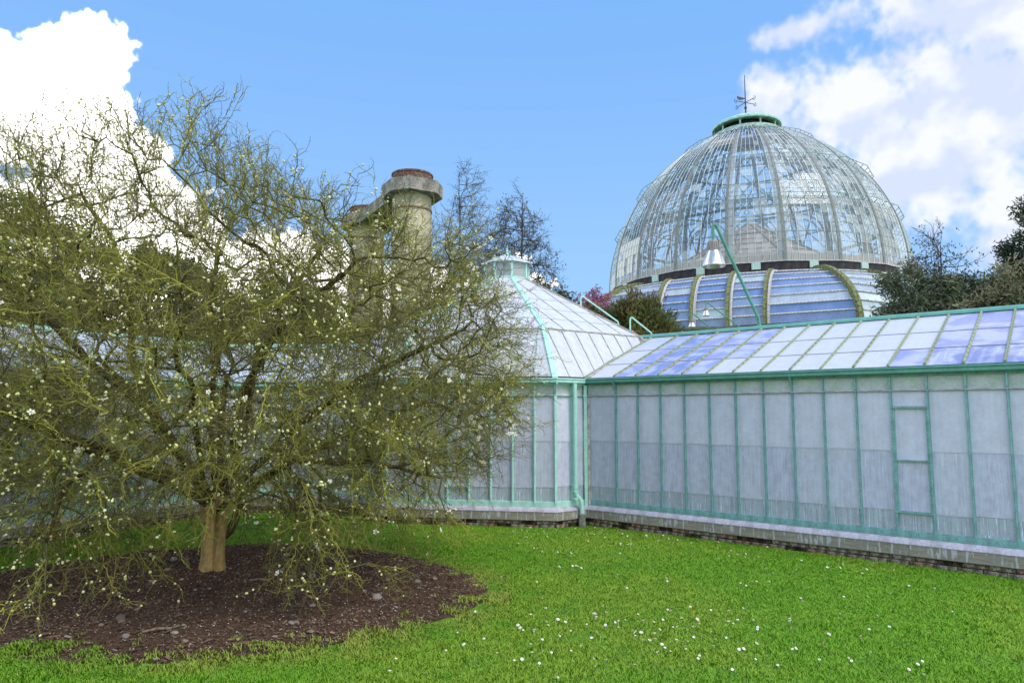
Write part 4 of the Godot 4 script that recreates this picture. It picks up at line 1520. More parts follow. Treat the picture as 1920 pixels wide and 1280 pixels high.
func build_apron() -> void:
	var root := thing("apron_roof", "curved glass lower roof with mossy green ribs round the foot of the dome", "roof", DC)
	var A := 18.7
	var HB := 8.3
	var HT := 13.28
	var RT := 14.75
	var rows := 8
	var pt := func(u: float, t: float) -> Vector3:
		var ph := t * PI / 2.0
		var top := sqrt(maxf(RT * RT - u * u, 1.0))
		return Vector3(u, HB + (HT - HB) * cos(ph), top + (A - top) * sin(ph))
	var hip := func(t: float) -> float:
		# lateral place of the hip where it meets the next face
		var lo := 6.0
		var hi := 12.0
		for i in 24:
			var m := (lo + hi) / 2
			var p: Vector3 = pt.call(m, t)
			if p.x > p.z * tan(PI / 6):
				hi = m
			else:
				lo = m
		return lo
	var ts := []
	for i in rows + 1:
		ts.append(pow(float(i) / rows, 0.8))
	for k in 6:
		var xf := Transform3D(Basis(Vector3.UP, deg_to_rad(-30.0 + 60.0 * k)), Vector3.ZERO)
		var us := [-99.0, -4.3, -1.45, 1.45, 4.3, 99.0]
		for i in rows:
			var h0: float = hip.call(ts[i])
			var h1: float = hip.call(ts[i + 1])
			for j in 5:
				var a0 := clampf(us[j], -h0, h0)
				var b0 := clampf(us[j + 1], -h0, h0)
				var a1 := clampf(us[j], -h1, h1)
				var b1 := clampf(us[j + 1], -h1, h1)
				var mb := MB.new()
				mb.off = Vector2(rng.randf() * 9.0, 0)
				var p0: Vector3 = pt.call(a0, ts[i])
				var p1: Vector3 = pt.call(b0, ts[i])
				var p2: Vector3 = pt.call(b1, ts[i + 1])
				var p3: Vector3 = pt.call(a1, ts[i + 1])
				mb.quad(p0, p1, p2, p3, Vector3(0, 5, 0))
				var pick: int
				if i < 2:
					pick = 2 if i == 0 else (rng.randi() % 2)
				elif k == 1:
					pick = [5, 2, 3, 5][rng.randi() % 4]
				else:
					pick = [0, 1, 4, 0, 2, 3][rng.randi() % 6]
				part("pane", mb.mesh(), M.apron[pick], root, xf)
			# purlin
			if i > 0:
				var pb := MB.new()
				for j in 8:
					var f0 := lerpf(-h0, h0, j / 8.0)
					var f1 := lerpf(-h0, h0, (j + 1) / 8.0)
					pb.bar(pt.call(f0, ts[i]) + Vector3(0, 0.05, 0.05), pt.call(f1, ts[i]) + Vector3(0, 0.05, 0.05), 0.10, 0.05, Vector3(0, 0.5, 1))
				for j in 24:
					var f := lerpf(-h0, h0, (j + 0.5) / 24.0)
					pb.box(pt.call(f, ts[i]) + Vector3(0, 0.06, 0.11), Vector3(0.04, 0.08, 0.05))
				part("purlin", pb.mesh(), M.purlin, root, xf)
		for j in range(1, 5):
			var rb := MB.new()
			for i in 20:
				var t0 := i / 20.0
				var t1 := (i + 1) / 20.0
				rb.bar(pt.call(us[j], t0) + Vector3(0, 0.06, 0.10), pt.call(us[j], t1) + Vector3(0, 0.06, 0.10), 0.38, 0.28, Vector3(1, 0, 0))
			part("rib", rb.mesh(), M.moss_rib, root, xf)
			var fl := MB.new()
			for i in 20:
				var t0 := i / 20.0
				var t1 := (i + 1) / 20.0
				fl.bar(pt.call(us[j], t0) + Vector3(0.27, 0.07, 0.10), pt.call(us[j], t1) + Vector3(0.27, 0.07, 0.10), 0.1, 0.2, Vector3(1, 0, 0))
			part("rib_flashing", fl.mesh(), M.purlin, root, xf)
		# hip rib
		var hr := MB.new()
		for i in 20:
			var t0 := i / 20.0
			var t1 := (i + 1) / 20.0
			hr.bar(pt.call(hip.call(t0), t0) + Vector3(0.03, 0.1, 0.08), pt.call(hip.call(t1), t1) + Vector3(0.03, 0.1, 0.08), 0.6, 0.34, Vector3(0.9, 0, -0.45))
		part("hip_rib", hr.mesh(), M.moss_rib, root, xf)
		# body below
		var hb: float = hip.call(1.0)
		var body := MB.new()
		body.quad(Vector3(-hb, HB, A), Vector3(hb, HB, A), Vector3(hb, 0, A), Vector3(-hb, 0, A), Vector3.ZERO)
		part("wall", body.mesh(), M.concrete_plain, root, xf)
		var gt := MB.new()
		gt.box(Vector3(0, HB - 0.1, A + 0.1), Vector3(hb * 2.0, 0.35, 0.5))
		part("gutter", gt.mesh(), M.gallery_ridge, root, xf)

# ---------------------------------------------------------------- garden
var bed := PackedVector2Array()

func make_bed_outline() -> void:
	var k := [[-5.26, -7.22], [-4.62, -8.0], [-3.83, -8.52], [-3.1, -8.74], [-2.3, -8.62], [-1.5, -8.22], [-0.75, -7.55], [-0.30, -6.75], [-0.36, -6.0], [-1.0, -5.3], [-1.7, -4.9], [-2.5, -4.72], [-3.5, -4.84], [-4.5, -5.2], [-5.3, -5.9], [-5.55, -6.6]]
	var n := k.size()
	for i in n:
		var p := []
		for j in 4:
			var q: Array = k[(i + j - 1 + n) % n]
			p.append(Vector2(q[0], q[1]))
		for s in 6:
			var a: Vector2 = p[1]
			bed.append(a.cubic_interpolate(p[2], p[0], p[3], s / 6.0))

func bed_dist(p: Vector2) -> float:
	# distance inside the bed (negative outside)
	var best := 1e9
	for i in bed.size():
		var q := Geometry2D.get_closest_point_to_segment(p, bed[i], bed[(i + 1) % bed.size()])
		best = minf(best, p.distance_squared_to(q))
	var d := sqrt(best)
	return d if Geometry2D.is_point_in_polygon(p, bed) else -d

var soil_noise: FastNoiseLite
var bed_grid := {}

func soil_height(x: float, z: float, d: float) -> float:
	return clampf(d * 0.16, 0.0, 0.06) + 0.022 * soil_noise.get_noise_2d(x * 90.0, z * 90.0) * clampf(d * 4.0, 0, 1) + 0.035 * soil_noise.get_noise_2d(x * 14.0, z * 14.0) * clampf(d * 3.0, 0, 1)

# ground plans of the buildings, so that nothing grows inside
func on_lawn(p: Vector2) -> bool:
	var a := Vector2(W0.x, W0.z)
	var d := Vector2(WD.x, WD.z)
	var q := p - a
	if q.dot(d) > -1.2 and q.dot(Vector2(d.y, -d.x)) > -0.005:
		return false
	var pc := Vector2(PC.x, PC.z)
	var ap := SIDE / 2 * (1.0 + sqrt(2.0))
	for k in [0, -1, 1]:
		var n := azdir(190.0 + 45.0 * k)
		if k == 0 and (p - pc).dot(Vector2(n.x, n.z)) < ap + 0.005 and p.x > -2.2:
			if p.y < -10.0:
				return false
	if p.y < -11.42:
		return false
	if p.x < -1.97 and p.y < -10.3:
		# left face of the pavilion
		var n := azdir(235.0)
		if (p - pc).dot(Vector2(n.x, n.z)) < ap + 0.005 and p.x > -2.8:
			return false
	var g := Vector2(-4.54, -11.48)
	var ld := azdir(29.2)
	var o := Vector2(-ld.z, ld.x)
	return (p - g).dot(o) > 0.005

func build_ground() -> void:
	soil_noise = noise(31, 0.03, 4)
	make_bed_outline()
	var pm := PlaneMesh.new()
	pm.size = Vector2(900, 900)
	pm.subdivide_width = 4
	pm.subdivide_depth = 4
	alone("lawn", pm, M.lawn, "structure", Transform3D(Basis(), Vector3(0, 0, -120)))
	# mulch bed
	var cell := 0.06
	var mb := MB.new()
	var idx := {}
	var x0 := -5.8
	var z0 := -9.0
	for i in int(5.8 / cell) + 1:
		for j in int(4.6 / cell) + 1:
			var x := x0 + i * cell
			var z := z0 + j * cell
			var d := bed_dist(Vector2(x, z))
			bed_grid[Vector2i(i, j)] = d
			if d > -0.12:
				idx[Vector2i(i, j)] = mb.v.size()
				mb.v.append(Vector3(x, 0.012 + soil_height(x, z, d) if d > 0.0 else 0.012 + d * 0.3, z))
				mb.n.append(Vector3.UP)
				mb.uv.append(Vector2(x, z))
	for k in idx:
		var b: Vector2i = k + Vector2i(1, 0)
		var c: Vector2i = k + Vector2i(1, 1)
		var e: Vector2i = k + Vector2i(0, 1)
		if idx.has(b) and idx.has(c) and idx.has(e):
			mb.ix.append_array([idx[k], idx[b], idx[c], idx[k], idx[c], idx[e]])
	for k in idx:
		var hx0: float = mb.v[idx.get(k + Vector2i(-1, 0), idx[k])].y
		var hx1: float = mb.v[idx.get(k + Vector2i(1, 0), idx[k])].y
		var hz0: float = mb.v[idx.get(k + Vector2i(0, -1), idx[k])].y
		var hz1: float = mb.v[idx.get(k + Vector2i(0, 1), idx[k])].y
		mb.n[idx[k]] = Vector3(hx0 - hx1, 2.0 * cell, hz0 - hz1).normalized()
	alone("mulch_bed", mb.mesh(), M.soil, "structure")
	# loose mulch
	var rg := RandomNumberGenerator.new()
	rg.seed = 41
	var cm := MB.new()
	cm.box(Vector3.ZERO, Vector3(1.0, 0.32, 0.55))
	var flake := cm.mesh()
	var xs := []
	var cs := PackedColorArray()
	var tone := noise(33, 0.5, 3)
	for i in 46000:
		var x := rg.randf_range(-5.6, -0.2)
		var z := rg.randf_range(-8.8, -4.6)
		var d: float = bed_grid.get(Vector2i(int((x - x0) / cell), int((z - z0) / cell)), -1.0)
		if d < -0.02 + 0.05 * tone.get_noise_2d(x * 6.0, z * 6.0):
			continue
		var s := rg.randf_range(0.005, 0.017)
		if rg.randf() < 0.03:
			s = rg.randf_range(0.02, 0.036)
		var b := Basis.from_euler(Vector3(rg.randf_range(-0.6, 0.6), rg.randf() * TAU, rg.randf_range(-0.6, 0.6)))
		xs.append(Transform3D(Basis(b.x * s * rg.randf_range(0.8, 2.0), b.y * s, b.z * s), Vector3(x, 0.014 + soil_height(x, z, d) + s * 0.12, z)))
		var t := rg.randf_range(0.45, 1.5) * (1.0 + 0.45 * tone.get_noise_2d(x * 2.0, z * 2.0))
		var c := Color(0.118, 0.076, 0.053)
		var r := rg.randf()
		if r < 0.10:
			c = Color(0.18, 0.125, 0.09)
		elif r < 0.15:
			c = Color(0.22, 0.19, 0.165)
		cs.append(Color(c.r * t, c.g * t, c.b * t))
	many("mulch", flake, M.chip, xs, cs)
	# small grit
	xs = []
	cs = PackedColorArray()
	var gm := SphereMesh.new()
	gm.radius = 0.5
	gm.height = 0.8
	gm.radial_segments = 7
	gm.rings = 4
	for i in 1900:
		var x := rg.randf_range(-5.6, -0.2)
		var z := rg.randf_range(-8.8, -4.6)
		var d: float = bed_grid.get(Vector2i(int((x - x0) / cell), int((z - z0) / cell)), -1.0)
		if d < 0.02:
			continue
		var s := rg.randf_range(0.005, 0.014)
		xs.append(Transform3D(Basis.from_euler(Vector3(rg.randf(), rg.randf() * TAU, 0)).scaled(Vector3(s, s * 0.7, s * 1.2)), Vector3(x, 0.022 + soil_height(x, z, d), z)))
		var t := rg.randf_range(0.5, 1.2)
		cs.append(Color(0.44 * t, 0.38 * t, 0.35 * t))
	many("grit_gravel", gm, M.chip, xs, cs)

func stone_mesh(rg: RandomNumberGenerator) -> ArrayMesh:
	var st := SurfaceTool.new()
	var sm := SphereMesh.new()
	sm.radius = 0.5
	sm.height = 1.0
	sm.radial_segments = 10
	sm.rings = 6
	var arr := sm.surface_get_arrays(0)
	var vs: PackedVector3Array = arr[Mesh.ARRAY_VERTEX]
	var f := noise(rg.randi() % 1000, 1.1, 2)
	var pl := []
	for i in 5:
		pl.append([Vector3(rg.randfn(), rg.randfn() * 0.6 + 0.3, rg.randfn()).normalized(), rg.randf_range(0.30, 0.42)])
	for i in vs.size():
		var q := vs[i] * (1.0 + 0.35 * f.get_noise_3dv(vs[i] * 1.6))
		for p in pl:
			var over: float = q.dot(p[0]) - p[1]
			if over > 0.0:
				q -= p[0] * over
		vs[i] = q
	arr[Mesh.ARRAY_VERTEX] = vs
	var am := ArrayMesh.new()
	am.add_surface_from_arrays(Mesh.PRIMITIVE_TRIANGLES, arr)
	st.create_from(am, 0)
	st.deindex()
	st.generate_normals()
	return st.commit()

func build_stones() -> void:
	var rg := RandomNumberGenerator.new()
	rg.seed = 77
	var meshes := []
	for i in 6:
		meshes.append(stone_mesh(rg))
	var mats := [mottle(lin(0.40, 0.35, 0.31), 0.5, 0.06, 0.9), mottle(lin(0.30, 0.25, 0.22), 0.5, 0.06, 0.9), mottle(lin(0.34, 0.24, 0.19), 0.5, 0.06, 0.9)]
	# the ones that stand out: place, width, label
	var named := [[-1.15, -6.02, 0.105, "largest pale stone on the mulch, near the bed's right end"], [-0.88, -6.55, 0.075, "pale stone near the right tip of the mulch bed, by the lawn edge"], [-1.92, -6.75, 0.085, "pale flat stone on the dark mulch right of the trunk"], [-2.74, -5.02, 0.06, "small pale stone at the bed's front edge beside a bare stick"], [-2.45, -7.62, 0.09, "grey stone in the shaded mulch behind the trunk, on its right"], [-3.62, -7.5, 0.085, "grey stone in shaded mulch just left of the trunk"], [-3.9, -5.35, 0.06, "light stone alone on the mulch, left of the trunk towards the front"]]
	for s in named:
		var d := bed_dist(Vector2(s[0], s[1]))
		var o := alone("stone", meshes[rg.randi() % 6], mats[rg.randi() % 2], "", Transform3D(Basis(Vector3.UP, rg.randf() * TAU).scaled(Vector3(s[2], s[2] * 0.62, s[2])), Vector3(s[0], 0.012 + soil_height(s[0], s[1], d) + s[2] * 0.14, s[1])))
		tag(o, s[3], "stone")
	var n := 0
	while n < 90:
		var x := rg.randf_range(-5.2, -0.5)
		var z := rg.randf_range(-8.4, -4.85)
		var d := bed_dist(Vector2(x, z))
		if d < 0.06:
			continue
		var s := rg.randf_range(0.024, 0.055)
		var o := alone("stone", meshes[rg.randi() % 6], mats[rg.randi() % 3], "", Transform3D(Basis(Vector3.UP, rg.randf() * TAU).scaled(Vector3(s * rg.randf_range(0.9, 1.4), s * 0.6, s)), Vector3(x, 0.012 + soil_height(x, z, d) + s * 0.15, z)))
		tag(o, "small stone lying loose among the brown bark chips", "stone", "small stones scattered on the mulch bed")
		n += 1
	# sticks and a slab of bark
	var wood: Material = M.stick
	for s in [[-2.52, -5.08, 0.24, 0.5, "bare broken stick lying at the front edge of the mulch"], [-3.0, -5.42, 0.20, 2.2, "short flat piece of bark on the mulch before the trunk"], [-2.35, -6.6, 0.22, 0.15, "thin grey stick on the mulch, right of the trunk"]]:
		var mb := MB.new()
		var l: float = s[2]
		if "flat" in s[4]:
			mb.prism(PackedVector2Array([Vector2(-l / 2, -0.02), Vector2(l * 0.35, -0.035), Vector2(l / 2, 0.0), Vector2(l * 0.2, 0.03), Vector2(-l * 0.45, 0.025)]), -0.008, 0.008)
		else:
			mb.tube([Vector3(-l / 2, 0, 0), Vector3(-l * 0.1, 0.012, 0.008), Vector3(l * 0.25, 0.0, 0), Vector3(l / 2, 0.014, 0.012)], [0.008, 0.011, 0.009, 0.005], 7)
		var d := bed_dist(Vector2(s[0], s[1]))
		var b := Basis(Vector3.UP, s[3])
		if "flat" in s[4]:
			b = b * Basis(Vector3.RIGHT, -PI / 2 + 0.1)
		var o := alone("bark_piece" if "flat" in s[4] else "stick", mb.mesh(), wood, "", Transform3D(b, Vector3(s[0], 0.03 + soil_height(s[0], s[1], d), s[1])))
		tag(o, s[4], "wood")

func build_grass() -> void:
	var rg := RandomNumberGenerator.new()
	rg.seed = 51
	var tuft := func(count: int, hgt: float, spread: float) -> ArrayMesh:
		var mb := MB.new()
		for i in count:
			var a := rg.randf() * TAU
			var o := Vector3(cos(a), 0, sin(a)) * spread * sqrt(rg.randf())
			var ln := Vector3(rg.randfn() * 0.4, 1.0, rg.randfn() * 0.4).normalized()
			var h := hgt * rg.randf_range(0.55, 1.2)
			var sd := ln.cross(Vector3(rg.randfn(), 0, rg.randfn())).normalized() * 0.0019
			var mid := o + ln * h * 0.55
			var tip := o + ln * h + Vector3(ln.x, -0.25, ln.z) * h * 0.35
			var nn := (sd.cross(ln) + Vector3.UP * 0.8).normalized()
			mb.face([o - sd, o + sd, mid + sd * 0.8], nn)
			mb.face([o - sd, mid + sd * 0.8, mid - sd * 0.8], nn)
			mb.face([mid - sd * 0.8, mid + sd * 0.8, tip], nn)
		return mb.mesh()
	var kinds := [tuft.call(12, 0.022, 0.035), tuft.call(12, 0.020, 0.04), tuft.call(11, 0.027, 0.035)]
	var patch := noise(52, 0.35, 3)
	var fine := noise(53, 2.2, 3)
	var xs := [[], [], []]
	var cs := [PackedColorArray(), PackedColorArray(), PackedColorArray()]
	var total := 245000
	for i in total:
		var z := -lerpf(3.7, 11.45, pow(rg.randf(), 0.85))
		var x := rg.randf_range(-1.0, 1.0) * (-z * 0.92 + 0.7)
		var p := Vector2(x, z)
		if not on_lawn(p):
			continue
		var d := -1.0
		if x > -5.8 and x < 0.0 and z > -9.0 and z < -4.5:
			d = bed_grid.get(Vector2i(int((x + 5.8) / 0.06), int((z + 9.0) / 0.06)), -1.0)
			if d > 0.02 + 0.42 * fine.get_noise_2d(x * 1.3, z * 1.3) + 0.25 * fine.get_noise_2d(x * 6.0, z * 6.0):
				continue
		var g := patch.get_noise_2d(x, z)
		var f := fine.get_noise_2d(x, z)
		# worn, yellow rim along the bed
		var rim := smoothstep(-0.5, 0.0, d + 0.3 * f + 0.12 * g) * smoothstep(-4.6, -1.0, x)
		var c := Color(0.215, 0.455, 0.038)
		c = c.lerp(Color(0.31, 0.49, 0.055), clampf(0.42 + g * 2.2, 0, 1) * 0.85)
		c = c.lerp(Color(0.14, 0.36, 0.034), clampf(-f * 1.6, 0, 1) * 0.6)
		c = c.lerp(Color(0.42, 0.42, 0.11), rim * 0.6 + (0.5 if rg.randf() < 0.06 else 0.0))
		if rim > 0.5 and rg.randf() < 0.35:
			continue
		var t := rg.randf_range(0.75, 1.25)
		var k := rg.randi() % 3
		var s := rg.randf_range(0.7, 1.15)
		var near := absf(d) < 0.16 and z > -6.2
		if near:
			s *= 1.5
		xs[k].append(Transform3D(Basis(Vector3.UP, rg.randf() * TAU).scaled(Vector3(s, s * (1.0 + 0.5 * f), s)), Vector3(x, 0.001 if d <= 0.0 else 0.012 + soil_height(x, z, d), z)))
		cs[k].append(Color(c.r * t, c.g * t, c.b * t))
	for k in 3:
		many("grass", kinds[k], M.grass, xs[k], cs[k])

func build_daisies() -> void:
	var rg := RandomNumberGenerator.new()
	rg.seed = 61
	var make := func(open: float) -> ArrayMesh:
		var pet := SurfaceTool.new()
		pet.begin(Mesh.PRIMITIVE_TRIANGLES)
		var mb := MB.new()
		for i in 11:
			var a := TAU * i / 11.0
			var d := Vector3(cos(a), 0, sin(a))
			var sd := Vector3(-sin(a), 0, cos(a)) * 0.0031
			var up := 0.03 + 0.006 * (1.0 - open)
			var q0 := d * 0.003 + Vector3.UP * 0.03
			var q1 := d * 0.012 * open + Vector3.UP * (up + 0.003)
			var q2 := d * 0.0155 * open + Vector3.UP * (up + 0.002 + 0.004 * (1.0 - open))
			mb.face([q0 - sd * 0.6, q0 + sd * 0.6, q1 + sd], Vector3.UP)
			mb.face([q0 - sd * 0.6, q1 + sd, q1 - sd], Vector3.UP)
			mb.face([q1 - sd, q1 + sd, q2], Vector3.UP)
		mb.tube([Vector3.ZERO, Vector3(0, 0.03, 0)], [0.0012, 0.0012], 4, false)
		return mb.mesh()
	var heads := [make.call(1.0), make.call(0.9), make.call(1.15)]
	var eye := MB.new()
	eye.lathe(Vector3(0, 0.03, 0), [Vector2(0, 0.0062), Vector2(0.003, 0.0055), Vector2(0.0052, 0.003), Vector2(0.005, 0.0)], 10)
	var eye_m := eye.mesh()
	var spots := []
	# clumps seen in the lawn: centre, spread, count
	for c in [[0.9, -9.7, 0.55, 34], [0.25, -9.6, 0.35, 12], [1.45, -9.3, 0.40, 20], [1.9, -8.75, 0.5, 12], [0.6, -7.5, 0.12, 8], [0.55, -8.6, 0.4, 9], [2.6, -7.9, 0.35, 10], [3.4, -7.0, 0.5, 9], [3.0, -6.5, 0.5, 10], [0.35, -5.35, 0.28, 16], [0.75, -5.35, 0.22, 10], [1.15, -5.45, 0.26, 22], [1.35, -5.2, 0.22, 12], [1.7, -5.6, 0.25, 8], [0.55, -4.85, 0.25, 9], [1.15, -4.75, 0.22, 8], [1.85, -4.85, 0.2, 7], [2.35, -4.7, 0.25, 5], [0.05, -5.1, 0.25, 7], [1.9, -6.3, 0.5, 8], [0.9, -6.4, 0.5, 6], [2.5, -5.6, 0.5, 6], [-0.6, -4.75, 0.4, 6], [3.3, -5.5, 0.5, 5], [1.4, -8.0, 0.5, 8], [0.2, -4.5, 0.2, 5]]:
		for i in c[3]:
			spots.append(Vector2(c[0] + rg.randfn() * c[2] * 0.95, c[1] + rg.randfn() * c[2] * 0.85))
	for i in 26:
		var z := -rg.randf_range(4.5, 9.8)
		spots.append(Vector2(rg.randf_range(-0.15, 0.62) * -z, z))
	var n := 0
	var extra := []
	for p in spots:
		if not on_lawn(p) or bed_dist(p) > -0.1:
			continue
		var s := rg.randf_range(0.5, 0.9)
		var xf := Transform3D(Basis.from_euler(Vector3(rg.randf_range(-0.3, 0.55), rg.randf() * 0.6, rg.randf_range(-0.4, 0.4))).scaled(Vector3(s, s * rg.randf_range(1.05, 1.4), s)), Vector3(p.x, 0, p.y))
		if n < 290:
			var o := alone("daisy", heads[rg.randi() % 3], M.petal, "", xf)
			tag(o, "little white daisy with a yellow eye in the mown lawn", "flower", "daisies dotted over the lawn")
			part("flower_eye", eye_m, M.yolk, o)
		n += 1
	# one dandelion
	var dm := MB.new()
	for ring in 3:
		for i in 13:
			var a := TAU * (i + ring * 0.4) / 13.0
			var d := Vector3(cos(a), 0, sin(a))
			var sd := Vector3(-sin(a), 0, cos(a)) * 0.0026
			var q := d * (0.018 - ring * 0.005) + Vector3.UP * (0.035 + ring * 0.005)
			dm.face([Vector3.UP * 0.034 - sd, Vector3.UP * 0.034 + sd, q], Vector3.UP)
	dm.tube([Vector3.ZERO, Vector3(0, 0.034, 0)], [0.002, 0.002], 5, false)
	var dn := alone("dandelion", dm.mesh(), M.yolk, "", Transform3D(Basis().scaled(Vector3.ONE * 1.1), Vector3(1.47, 0.002, -5.72)))
	tag(dn, "single bright yellow flower among the white daisies on the lawn", "flower")

# ---------------------------------------------------------------- the blossoming tree
const TREE := Vector3(-3.02, 0.02, -7.06)

func build_tree() -> void:
	var rg := RandomNumberGenerator.new()
	rg.seed = 5
	var root := thing("blossoming_tree", "wide thorny tree with bare olive twigs and cream blossom buds, standing in the mulch", "tree", TREE)
	var sk := Skeleton.new()
	sk.add(Vector3(0, -0.05, 0), -1, 0)
	var top := sk.path([Vector3(0.0, 0.3, 0), Vector3(0.02, 0.62, 0.0)], 0, 0, 0.08, 0.003, rg)
	var limbs := [
		[Vector3(-0.12, 0.95, 0.02), Vector3(-0.42, 1.38, 0.1), Vector3(-0.72, 1.8, 0.1), Vector3(-0.9, 2.2, 0.05), Vector3(-0.98, 2.9, 0.0), Vector3(-1.2, 3.4, 0.0), Vector3(-1.5, 3.9, 0.1)],
		[Vector3(-0.05, 1.0, -0.05), Vector3(-0.13, 1.5, -0.1), Vector3(-0.09, 2.2, -0.1), Vector3(-0.14, 2.9, -0.05), Vector3(-0.1, 3.4, 0.0)],
		[Vector3(0.16, 0.95, 0.05), Vector3(0.34, 1.5, 0.1), Vector3(0.40, 2.2, 0.1), Vector3(0.75, 2.9, 0.05), Vector3(1.15, 3.5, 0.1)],
		[Vector3(0.25, 0.9, 0.1), Vector3(0.85, 1.45, 0.25), Vector3(1.5, 1.95, 0.3), Vector3(2.2, 2.3, 0.2)],
		[Vector3(0.22, 0.8, -0.25), Vector3(0.55, 1.1, -0.6), Vector3(1.2, 1.4, -1.1), Vector3(1.8, 1.7, -1.4)],
		[Vector3(-0.28, 0.95, 0.2), Vector3(-0.9, 1.3, 0.5), Vector3(-1.7, 1.6, 0.6), Vector3(-2.5, 1.75, 0.5)],
		[Vector3(0.02, 0.95, 0.3), Vector3(0.2, 1.4, 0.9), Vector3(0.4, 1.9, 1.5)],
		[Vector3(-0.1, 0.95, -0.35), Vector3(-0.4, 1.5, -1.0), Vector3(-0.6, 2.1, -1.6)],
		[Vector3(-0.2, 0.9, 0.35), Vector3(-0.7, 1.3, 1.0), Vector3(-1.2, 1.7, 1.6)],
		[Vector3(0.35, 0.85, 0.35), Vector3(1.05, 1.2, 0.9), Vector3(1.8, 1.2, 1.1), Vector3(2.4, 1.05, 1.0)],
		[Vector3(-0.35, 0.9, -0.3), Vector3(-1.1, 1.5, -0.9), Vector3(-1.8, 2.2, -1.0)],
		[Vector3(-0.5, 1.5, 0.15), Vector3(-1.15, 2.2, 0.5), Vector3(-1.9, 2.9, 0.6), Vector3(-2.4, 3.4, 0.5)],
		[Vector3(0.36, 1.9, 0.2), Vector3(0.9, 2.5, 0.7), Vector3(1.5, 2.9, 0.9)],
		[Vector3(-0.25, 0.95, 0.3), Vector3(-0.6, 1.25, 0.9), Vector3(-0.62, 1.0, 1.45), Vector3(-0.5, 0.65, 1.8), Vector3(-0.35, 0.34, 1.95)],
		[Vector3(0.35, 0.9, 0.2), Vector3(1.0, 1.15, 0.8), Vector3(1.35, 0.9, 1.25), Vector3(1.5, 0.55, 1.5), Vector3(1.45, 0.30, 1.6)]]
	for i in limbs.size():
		var from := top
		if i == 11:
			from = -1
		sk.path(limbs[i], top, i + 1, 0.12, 0.015, rg)
	# places to be reached: an uneven shell of crown
	var att := PackedVector3Array()
	for e in [[Vector3(-0.45, 0.55, 1.8), 0.42], [Vector3(1.4, 0.5, 1.5), 0.42], [Vector3(-1.7, 0.6, 1.3), 0.3], [Vector3(2.3, 0.7, 0.9), 0.3]]:
		for i in 11:
			var q: Vector3 = e[0] + Vector3(rg.randfn(), rg.randfn() * 0.6, rg.randfn()) * e[1] * 0.6
			if q.y > 0.2:
				att.append(q)
	var lump := noise(71, 0.45, 2)
	while att.size() < 4400:
		var q := Vector3(rg.randf_range(-1, 1), rg.randf_range(-1, 1), rg.randf_range(-1, 1))
		var sx := 3.6 if q.x < 0.0 else 3.1
		var ry := (2.55 if q.x < 0.0 else 2.3) if q.y > 0.0 else 1.6
		var f := pow(pow(absf(q.x), 2.3) + pow(absf(q.y), 2.3) + pow(absf(q.z), 2.3), 1.0 / 2.3)
		if f > 1.0 or rg.randf() > 0.15 + 0.85 * f * f:
			continue
		var p := Vector3(q.x * sx, 2.0 + q.y * ry, q.z * 2.6)
		p *= 1.0 + 0.12 * lump.get_noise_3dv(q.normalized() * 3.0)
		var xr := maxf(p.x, 0.0)
		if p.y > (4.02 - 0.40 * minf(xr, 1.2) * minf(xr, 1.2) - 0.15 * maxf(xr - 1.2, 0.0) if p.x > -0.6 else 4.25):
			continue
		if p.z > -0.2 and absf(p.x - 0.40 * p.z) < 0.45 and p.y < 0.8:
			continue
		if p.y < 0.5 or (p.y < 1.2 and rg.randf() > 0.55 + 0.45 * smoothstep(0.5, 1.2, p.y)) or rg.randf() < smoothstep(3.0, 4.6, p.y) * 0.5:
			continue
		if lump.get_noise_3dv(p * 2.2 + Vector3(9, 0, 0)) < -0.32:
			continue
		if Vector2(p.x, p.z).length() < 0.7 and p.y < 1.2:
			continue
		att.append(p)
	sk.colonize(att, 0.14, 0.75, 0.155, 0.42, 70, rg, 0.03)
	sk.thicken(0.0046, 2.3)
	var scale_r := 0.125 / sk.r[1]
	for i in sk.p.size():
		sk.r[i] = minf(sk.r[i] * (scale_r if scale_r < 1.0 else 1.0), 0.13)
	# trunk with a cleft down its front
	var tb := MB.new()
	var seg := 110
	var lev := [[-0.06, 0.19], [0.0, 0.152], [0.05, 0.132], [0.12, 0.118], [0.2, 0.111], [0.34, 0.109], [0.46, 0.114], [0.56, 0.127], [0.66, 0.143], [0.76, 0.12], [0.82, 0.05]]
	var bn := noise(73, 1.2, 3)
	for i in lev.size():
		for j in seg + 1:
			var a := TAU * j / seg
			var r: float = lev[i][1]
			var cleft := exp(-pow(wrapf(a - 0.47 - 0.1 * lev[i][0], -PI, PI) / lerpf(0.085, 0.17, smoothstep(0.1, 0.6, lev[i][0])), 2.0)) * lerpf(0.22, 0.62, smoothstep(0.05, 0.62, lev[i][0]))
			cleft += exp(-pow(wrapf(a - 3.4, -PI, PI) / 0.4, 2.0)) * 0.12
			r *= 1.0 - cleft + 0.10 * bn.get_noise_3d(cos(a) * 1.5, lev[i][0] * 2.0, sin(a) * 1.5)
			tb.v.append(Vector3(sin(a) * r * 1.04 + 0.02 * lev[i][0], lev[i][0], cos(a) * r * 0.95))
			tb.uv.append(Vector2(a * 0.12, lev[i][0]))
			tb.n.append(Vector3(sin(a), 0, cos(a)))
	for i in lev.size() - 1:
		for j in seg:
			var p := i * (seg + 1) + j
			var q := p + seg + 1
			tb.ix.append_array([p, q, p + 1, p + 1, q, q + 1])
	var st := SurfaceTool.new()
	st.create_from(tb.mesh(), 0)
	st.generate_normals()
	part("trunk", st.commit(), M.trunk, root)
	var sb := MB.new()
	sb.tube([Vector3(0.06, 0.36, -0.05), Vector3(0.13, 0.42, -0.08), Vector3(0.17, 0.52, -0.11), Vector3(0.19, 0.70, -0.16)], [0.05, 0.045, 0.042, 0.035], 10)
